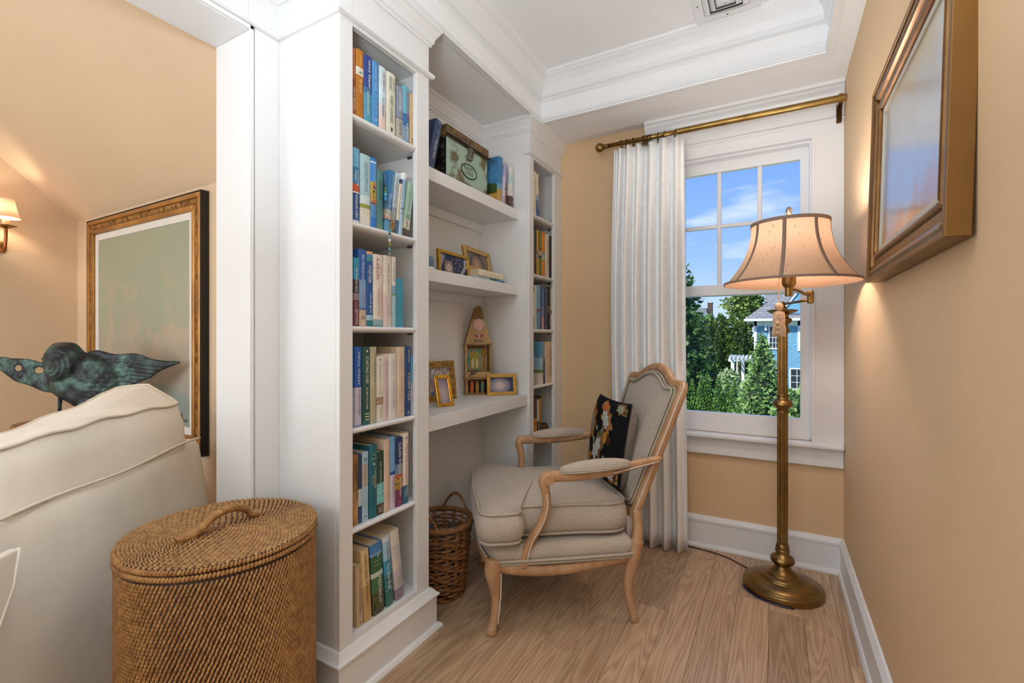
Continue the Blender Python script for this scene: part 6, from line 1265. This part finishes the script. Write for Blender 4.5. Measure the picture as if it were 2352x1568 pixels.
# sconce
sc = thing('wall_sconce', 'brass candle wall sconce with small pleated shade at the left edge', 'sconce', (-4.06, .935, 1.70))
mk('back_plate', MB().lathe([(.035, 0), (.035, .008), (.02, .014)], 20, (-4.06, .935, 1.72), axis='x'), BRASS, sc, autos=40)
mk('arm', MB().tube(smoothpts([(-4.05, .935, 1.72), (-4.00, .935, 1.685), (-3.95, .935, 1.70), (-3.93, .935, 1.77), (-3.93, .935, 1.822)], 6), .008, 10), mat('copper_brass', '#a8683a', .35, 1.0, var=.2), sc, smooth=True)
mk('drip_pan', MB().lathe([(.012, 1.815), (.045, 1.828), (.047, 1.833), (.014, 1.831)], 24, (-3.93, .935, 0)), BRASS, sc, autos=40)
mk('candle_tube', MB().lathe([(.016, 1.832), (.016, 1.885)], 16, (-3.93, .935, 0)), mat('ivory_tube', (232, 214, 180), .5), sc, smooth=True)
V = []; F = []
for j in range(7):
    t = j/6; r = .062-.026*t**.7
    for i in range(48): a = 2*PI*i/48; rr = r*(1+.012*(1 if i % 2 else -1)); V.append((-3.93+rr*math.cos(a), .935+rr*math.sin(a), 1.878+.108*t))
for j in range(6):
    for i in range(48): F.append((j*48+i, j*48+(i+1) % 48, (j+1)*48+(i+1) % 48, (j+1)*48+i))
mk('sconce_shade', MB().add(V, F), [o for o in bpy.data.objects if o.name.startswith('lamp_shade')][0].data.materials[0], sc, smooth=True)
pd = bpy.data.lights.new('sconce_light', 'POINT'); pd.energy = 2.2; pd.color = (1, .82, .60); pd.shadow_soft_size = .015
po = bpy.data.objects.new('sconce_light', pd); po.location = (-3.93, .935, 1.93); COL.objects.link(po)

# ------------------------------------------------------------------ framed picture on the right wall
rp_ = thing('framed_picture', 'deep gold framed abstract picture hanging on the right wall', 'painting', (XR-.001, 1.868, 1.352), rot=(math.radians(-1.6), 0, -PI/2))
# local x runs towards the camera (-y world), local -y is into the room (-x world)
RW_, RH_ = .795, .600
G2_ = mat('old_gold_frame', '#6c4818', .42, .4, color2='#855d26', vscale=5, lo=.3, hi=.7, detail=5); G3_ = mat('bronze_frame', '#7a5428', .3, .6, var=.2, vscale=20)
rails('frame_side', RW_, RH_, 0, .012, -.043, -.006, G2_, rp_, .002)
rails('frame_rail', RW_, RH_, .0122, .040, -.040, -.006, G3_, rp_, .012)
rails('frame_rail', RW_, RH_, .0402, .064, -.030, -.006, G2_, rp_, .003)
rails('frame_rail', RW_, RH_, .0642, .082, -.037, -.006, G3_, rp_, .008)
rails('frame_liner', RW_, RH_, .0822, .100, -.026, -.006, mat('grey_liner', (198, 190, 176), .6, var=.03), rp_, .002)
def abstract(nt):
    N = nt.nodes.new; L = nt.links.new; b = nt.nodes['Principled BSDF']; b.inputs['Roughness'].default_value = .28; b.inputs['Coat Weight'].default_value = .8; b.inputs['Coat Roughness'].default_value = .18
    tc = N('ShaderNodeTexCoord'); sep = N('ShaderNodeSeparateXYZ'); L(tc.outputs['Object'], sep.inputs[0]); mp = N('ShaderNodeMapping'); mp.inputs['Scale'].default_value = (5, 1, 2.2); L(tc.outputs['Object'], mp.inputs[0])
    nz = N('ShaderNodeTexNoise'); nz.inputs['Scale'].default_value = 1.6; nz.inputs['Detail'].default_value = 3; L(mp.outputs[0], nz.inputs['Vector'])
    ad = N('ShaderNodeMath'); ad.operation = 'MULTIPLY_ADD'; ad.inputs[1].default_value = .28; L(nz.outputs['Fac'], ad.inputs[0]); L(sep.outputs['Z'], ad.inputs[2])
    r0 = N('ShaderNodeValToRGB'); e = r0.color_ramp.elements; e[0].position = .2; e[0].color = lin('#a06a3c'); e[1].position = .78; e[1].color = lin('#6f8cc0')
    for p, c in ((.27, '#b98c5c'), (.33, '#a8aebc'), (.45, '#b0bccc'), (.56, '#a8b0b4'), (.62, '#b4a884'), (.70, '#a8a48c')): q = e.new(p); q.color = lin(c)
    L(ad.outputs[0], r0.inputs[0]); L(r0.outputs[0], b.inputs['Base Color'])
    n2 = N('ShaderNodeTexNoise'); n2.inputs['Scale'].default_value = 160; n2.inputs['Detail'].default_value = 4; L(tc.outputs['Object'], n2.inputs['Vector']); bp2 = N('ShaderNodeBump'); bp2.inputs['Strength'].default_value = .35; bp2.inputs['Distance'].default_value = .003; L(n2.outputs['Fac'], bp2.inputs['Height']); L(bp2.outputs[0], b.inputs['Normal'])
mk('canvas', MB().box(.098, RW_-.098, -.022, -.008, .098, RH_-.098), painting_mat('abstract_landscape', abstract), rp_, world=False)
mk('hanging_wire', MB().tube([(RW_-.05, -.004, RH_-.05), (RW_-.012, -.005, RH_-.02), (RW_+.004, -.004, RH_-.06)], .0015, 5), BRASSD, rp_, world=False)

# ------------------------------------------------------------------ outside
GZ = -3.4
struct('ground', MB().box(-60, 60, 6, 140, GZ-.2, GZ), mat('lawn', (92, 120, 62), .9, var=.3, vscale=.8))
LEAF = {}
def leafmat(name, c1, c2, sc=1.6):
    return mat(name, c1, .7, color2=c2, vscale=sc, lo=.35, hi=.68, detail=6, spec=.25)
def scatter(pts, size, flat_=.5, seed=1, droop=0.0):
    """pts: (position, outward). returns leafy diamonds"""
    rng = np.random.RandomState(seed); V = []; F = []; b = 0
    for p, o in pts:
        o = o/(np.linalg.norm(o)+1e-9); r = rng.normal(size=3); r = r/np.linalg.norm(r); al = o*.75+r*.75+np.array([0, 0, -droop]); al = al/np.linalg.norm(al)
        sd = np.cross(al, rng.normal(size=3)); sd = sd/(np.linalg.norm(sd)+1e-9); s_ = size*rng.uniform(.6, 1.35)
        V += [p-al*s_*.3, p+sd*s_*flat_*.5+al*s_*.15, p+al*s_*.8, p-sd*s_*flat_*.5+al*s_*.15]; F.append((b, b+1, b+2, b+3)); b += 4
    return MB().add(V, F)
def conifer(name, label, x, y, top, rbase, n, size, mats, group=None, power=.85, tiers=0, zb=GZ, seed=1):
    t = thing(name, label, 'tree', (x, y, zb), group=group); rng = np.random.RandomState(seed); h = top-zb; pts = []
    for i in range(n):
        f = 1-math.sqrt(rng.uniform(0, 1)); f = min(.995, f); a = rng.uniform(0, 2*PI); rr = rbase*(1-f)**power
        lump = 1+.16*math.sin(5*a+9*f*h)+.12*math.sin(11*a-7*f*h); 
        if tiers: lump *= .78+.34*((f*tiers+.3*math.sin(3*a)) % 1)**.8*1.0
        rr *= lump*rng.uniform(.82, 1.06); pts.append((np.array([rr*math.cos(a), rr*math.sin(a), f*h]), np.array([math.cos(a), math.sin(a), .35])))
    mk('foliage', scatter(pts, size, .55, seed, .15), mats[0], t, world=False, kind='stuff', recalc=False)
    prof = [(rbase*.80*(1-f)**power, f*h*.985) for f in (0.02, .1, .2, .35, .5, .65, .8, .9, .97)]
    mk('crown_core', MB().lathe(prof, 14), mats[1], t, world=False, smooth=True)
    mk('trunk', MB().tube([(0, 0, 0), (0, 0, h*.5)], [rbase*.06+.03, .02], 8), mat('bark', '#5a4a3a', .9, var=.3, vscale=9), t, world=False)
    return t
def broad(name, label, x, y, z0, rx, ry, rz, n, size, mats, group=None, seed=1, hollow=True, cat='tree'):
    t = thing(name, label, cat, (x, y, GZ), group=group); rng = np.random.RandomState(seed); pts = []
    for i in range(n):
        v = rng.normal(size=3); v = v/np.linalg.norm(v); k = (1+.14*math.sin(4*v[0]*3+seed)+.12*math.sin(5*v[2]*3+v[0]*4))*(rng.uniform(.86, 1.05) if hollow else rng.uniform(.35, 1.05))
        pts.append((np.array([v[0]*rx*k, v[1]*ry*k, z0-GZ+v[2]*rz*k]), v))
    mk('foliage', scatter(pts, size, .7, seed), mats[0], t, world=False, kind='stuff', recalc=False)
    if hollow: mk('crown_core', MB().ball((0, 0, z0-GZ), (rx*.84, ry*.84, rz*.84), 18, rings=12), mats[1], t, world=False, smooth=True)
    mk('trunk', MB().tube([(0, 0, 0), (.1, 0, (z0-GZ)*.6), (0, 0, z0-GZ)], [.22, .16, .07], 8), mat('bark', '#5a4a3a', .9), t, world=False)
    if not hollow:
        for k in range(9):
            a = k*.7+seed; mk('branch', MB().tube([(0, 0, z0-GZ-rz*.6), (rx*.4*math.cos(a), ry*.4*math.sin(a), z0-GZ-rz*.1+.2*k*rz/9), (rx*.85*math.cos(a), ry*.85*math.sin(a), z0-GZ+rz*(.1+.08*k))], [.09, .05, .02], 6), mat('bark', '#5a4a3a', .9), t, world=False)
    return t
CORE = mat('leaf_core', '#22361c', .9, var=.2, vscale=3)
SPR = leafmat('spruce_needles', '#5c8440', '#a4c078', 2.2); ARB = leafmat('cedar_sprays', '#3f7434', '#84a848', 1.5); DKH = leafmat('dark_hedge_leaves', '#33501f', '#688436', .55); PIN = leafmat('pine_needles', '#2f5034', '#6a8a4a', 1.0); DEC = leafmat('tree_leaves', '#4a6a34', '#9aac58', .8); LSH = leafmat('pale_shrub_leaves', '#8caa6c', '#c4d0a0', 2.0)
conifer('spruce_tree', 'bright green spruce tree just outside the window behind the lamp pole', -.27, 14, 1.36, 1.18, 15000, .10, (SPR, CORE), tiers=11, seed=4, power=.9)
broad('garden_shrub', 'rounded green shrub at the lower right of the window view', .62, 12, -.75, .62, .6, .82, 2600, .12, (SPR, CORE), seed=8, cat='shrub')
AG = 'clipped cedar cones in a row'
ARBL = ['leftmost narrow cedar cone of the row outside, next to the curtain', 'second narrow cedar cone from the curtain in the row outside', 'third cedar cone from the curtain, in front of the brick wall', 'fourth cedar cone from the curtain, right of the brick wall middle', 'fifth cedar cone from the curtain, in front of the brick wall end', 'sixth cedar cone from the curtain, below the pale shrub', 'seventh cedar cone from the curtain, beside the spruce']
for i, (x_, zt_) in enumerate(((-3.84, -.42), (-3.50, -.80), (-3.05, -.60), (-2.82, -.44), (-2.30, -.62), (-1.92, -.80), (-1.62, -.68))):
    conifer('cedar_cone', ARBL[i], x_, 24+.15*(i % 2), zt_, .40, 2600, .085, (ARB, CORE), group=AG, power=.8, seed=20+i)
HG = 'dark evergreens behind the garden'
for i, (x_, zt_, rx_, lb) in enumerate(((-8.6, 2.3, 1.9, 'dark evergreen crown at the left of the tree screen behind the curtain edge'), (-6.5, 2.55, 1.7, 'dark evergreen crown below the slate roof with chimney'), (-5.2, 2.75, 1.5, 'dark evergreen crown in the middle of the tree screen'), (-4.0, 2.6, 1.4, 'dark evergreen crown right of the middle of the tree screen'), (-2.85, 2.5, 1.2, 'dark evergreen crown touching the blue house corner'))):
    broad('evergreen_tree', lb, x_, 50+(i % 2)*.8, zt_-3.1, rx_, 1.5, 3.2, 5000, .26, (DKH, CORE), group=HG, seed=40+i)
conifer('pine_tree', 'tall blue-green pine at the left edge of the window view', -6.0, 34, 7.4, 2.6, 3600, .42, (PIN, CORE), tiers=9, power=.7, seed=60)
broad('leafy_tree', 'open-crowned leafy tree behind the blue house roof', -3.0, 62, 5.0, 2.3, 1.6, 1.9, 1900, .42, (DEC, CORE), seed=70, hollow=False)
broad('pale_shrub', 'pale green shrub in front of the white pergola', -2.35, 30, -1.35, .5, .5, .55, 1300, .14, (LSH, CORE), seed=80, cat='shrub')
# white pergola and folded parasol
WTRIM = mat('white_trim_outdoor', (236, 238, 240), .5, var=.02)
pg = thing('pergola', 'white garden pergola with slatted roof behind the spruce tree', 'pergola', (-1.8, 34.5, GZ))
for x_, y_ in ((-2.42, 34.2), (-1.9, 36), (-.95, 34.2), (-.6, 36)): mk('post', MB().box(x_-.10, x_+.10, y_-.10, y_+.10, GZ, -.45), WTRIM, pg)
for y_ in (34.2, 36): mk('beam', MB().box(-2.68, -.4, y_-.06, y_+.06, -.45, -.24), WTRIM, pg)
for k in range(10): mk('roof_slat', MB().box(-2.60+k*.235, -2.53+k*.235, 33.8, 36.4, -.24, -.06), WTRIM, pg)
pr = thing('garden_parasol', 'folded beige parasol standing by the pergola', 'parasol', (-2.09, 33.4, GZ))
mk('pole', MB().tube([(-2.09, 33.4, GZ), (-2.09, 33.4, -.30)], .03, 8), WTRIM, pr); mk('folded_canopy', MB().lathe([(.03, -.36), (.06, -.6), (.10, -1.2), (.13, -1.75), (.08, -1.85)], 12, (-2.09, 33.4, 0)), mat('parasol_cloth', '#b4ac9c', .9, var=.1), pr, smooth=True)
# brick garden wall
BRK = mat('red_brick', '#8c5a48', .85, color2='#a87860', vscale=2.5, lo=.4, hi=.6); MOR = mat('mortar', '#b4aca0', .9)
bw = thing('brick_wall', 'low red brick garden wall behind the cedar cones', 'wall', (-4.6, 38, GZ))
mk('core', MB().box(-6.4, -3.45, 38.02, 38.2, GZ, -1.62), MOR, bw); mk('coping', MB().box(-6.45, -3.4, 37.95, 38.27, -1.62, -1.55), mat('grey_coping', '#a8aca8', .8), bw)
br_me = None
for r_ in range(11):
    for k in range(12):
        x_ = -6.38+k*.245+(r_ % 2)*.12
        if x_+.23 > -3.45: continue
        if br_me is None:
            o = mk('brick', MB().box(0, .23, 0, .05, 0, .078), BRK, bw, world=False); br_me = o.data
        else:
            o = bpy.data.objects.new('brick', br_me); COL.objects.link(o); o.parent = bw
        o.location = (x_+4.6, 37.985-38, -1.72-r_*.096-GZ)
# blue shingled house
def siding(name, c, c2, sx, sz):
    m = bpy.data.materials.new(name); m.use_nodes = True; nt = m.node_tree; N = nt.nodes.new; L = nt.links.new; b = nt.nodes['Principled BSDF']; b.inputs['Roughness'].default_value = .75
    tc = N('ShaderNodeTexCoord'); mp = N('ShaderNodeMapping'); mp.inputs['Rotation'].default_value = (-PI/2, 0, 0); L(tc.outputs['Object'], mp.inputs[0])
    bt = N('ShaderNodeTexBrick'); bt.inputs['Color1'].default_value = lin(c); bt.inputs['Color2'].default_value = lin(c2); bt.inputs['Mortar'].default_value = tuple(v*.55 for v in lin(c)[:3])+(1,); bt.inputs['Scale'].default_value = 1.0; bt.inputs['Mortar Size'].default_value = .018; bt.inputs['Brick Width'].default_value = sx; bt.inputs['Row Height'].default_value = sz
    L(mp.outputs[0], bt.inputs['Vector']); L(bt.outputs['Color'], b.inputs['Base Color']); return m
BLUE = siding('blue_shingles', '#6fa8cc', '#7fb6d6', .42, .17); ROOF = siding('grey_roof_shingles', '#7c7c82', '#94928f', .5, .2); SLATE = siding('slate_roof', '#7a8486', '#8c9494', .6, .3)
hs = thing('blue_house', 'light blue shingled house with grey roof beyond the spruce tree', 'house', (2.0, 44, GZ))
mk('wall', MB().box(-1.39, 7, 42, 49, GZ, 2.5), BLUE, hs)
mk('soffit', MB().box(-2.04, 7.6, 41.3, 49.6, 2.42, 2.56), WTRIM, hs); mk('gutter', MB().box(-2.10, 7.6, 41.2, 41.32, 2.42, 2.60), WTRIM, hs)
mk('frieze_board', MB().box(-1.42, 7, 41.93, 42, 2.05, 2.42), WTRIM, hs)
for x_ in (-1.42, 1.55): mk('corner_board', MB().box(x_, x_+.20, 41.93, 42.0, GZ if x_ < 0 else .1, 2.42), WTRIM, hs)
mk('brace', MB().box(-.68, -.52, 41.7, 42.0, 1.7, 2.42), WTRIM, hs)
mk('roof', MB().add([(-2.1, 41.2, 2.58), (7.8, 41.2, 2.58), (7.8, 49.8, 2.58), (-2.1, 49.8, 2.58), (1.4, 45.5, 5.6), (7.8, 45.5, 5.6)], [(0, 1, 5, 4), (3, 0, 4), (2, 3, 4, 5), (1, 2, 5), (3, 2, 1, 0)]), ROOF, hs)
mk('upper_roof', MB().add([(-.72, 46, 4.2), (7.8, 46, 4.2), (7.8, 50, 4.2), (-.72, 50, 4.2), (-.72, 48, 7.0), (7.8, 48, 7.0)], [(0, 1, 5, 4), (3, 0, 4), (2, 3, 4, 5), (1, 2, 5), (3, 2, 1, 0)]), ROOF, hs)
gb = mk('gable', MB().prism([(.35, 2.95), (3.6, 2.95), (2.0, 5.2)], 41.6, 44, plane='xz'), BLUE, hs)
mk('rake_board', MB().prism([(.20, 2.95), (.42, 2.95), (2.05, 5.2), (2.0, 5.45)], 41.5, 41.62, plane='xz'), WTRIM, gb); mk('gable_roof', MB().prism([(.10, 2.80), (.22, 2.95), (2.0, 5.45), (3.8, 2.95), (3.92, 2.80), (2.0, 5.60)], 41.45, 45, plane='xz'), ROOF, gb)
def hwin(x0, x1, z0, z1, nx, nz3):
    f = mk('window', MB().box(x0-.09, x1+.09, 41.92, 41.985, z0-.09, z0).box(x0-.09, x1+.09, 41.92, 41.985, z1, z1+.09).box(x0-.09, x0, 41.92, 41.985, z0, z1).box(x1, x1+.09, 41.92, 41.985, z0, z1), WTRIM, hs)
    for i in range(nx):
        for j in range(nz3):
            a, b = x0+(x1-x0)*i/nx, x0+(x1-x0)*(i+1)/nx; c, d = z0+(z1-z0)*j/nz3, z0+(z1-z0)*(j+1)/nz3
            mk('pane', MB().box(a+.025, b-.025, 41.95, 41.96, c+.025, d-.025), mat('house_glass', '#2c3640', .08), f)
    mk('muntins', MB().box(x0, x1, 41.965, 41.975, z0, z1), WTRIM, f)
hwin(-.33, .30, .30, 2.0, 3, 4); hwin(1.10, 2.30, -2.80, -1.30, 3, 3)
# neighbour's slate roof with chimney
nb = thing('slate_roof_house', 'distant house with slate roof and brick chimney above the evergreens', 'house', (-11, 82, GZ))
mk('wall', MB().box(-16, -8.6, 80.5, 88, GZ, 2.6), mat('stucco_grey', '#9a948c', .9), nb)
mk('roof', MB().prism([(-16, 2.6), (-8.3, 2.6), (-9.6, 5.8), (-15, 5.8)], 80, 88.5, plane='xz'), SLATE, nb)
ch = mk('chimney', MB().box(-9.35, -8.65, 80.6, 81.6, 2.6, 6.6), mat('chimney_brick', '#5c4640', .9, var=.2, vscale=3), nb); mk('chimney_cap', MB().box(-9.42, -8.58, 80.5, 81.7, 6.6, 6.75), mat('grey_coping', '#a8aca8', .8), ch)
mk('gable_end', MB().prism([(-9.2, 2.2), (-8.1, 2.2), (-8.75, 5.6)], 79.9, 80.4, plane='xz'), mat('gable_dark', '#5a544e', .9), nb)
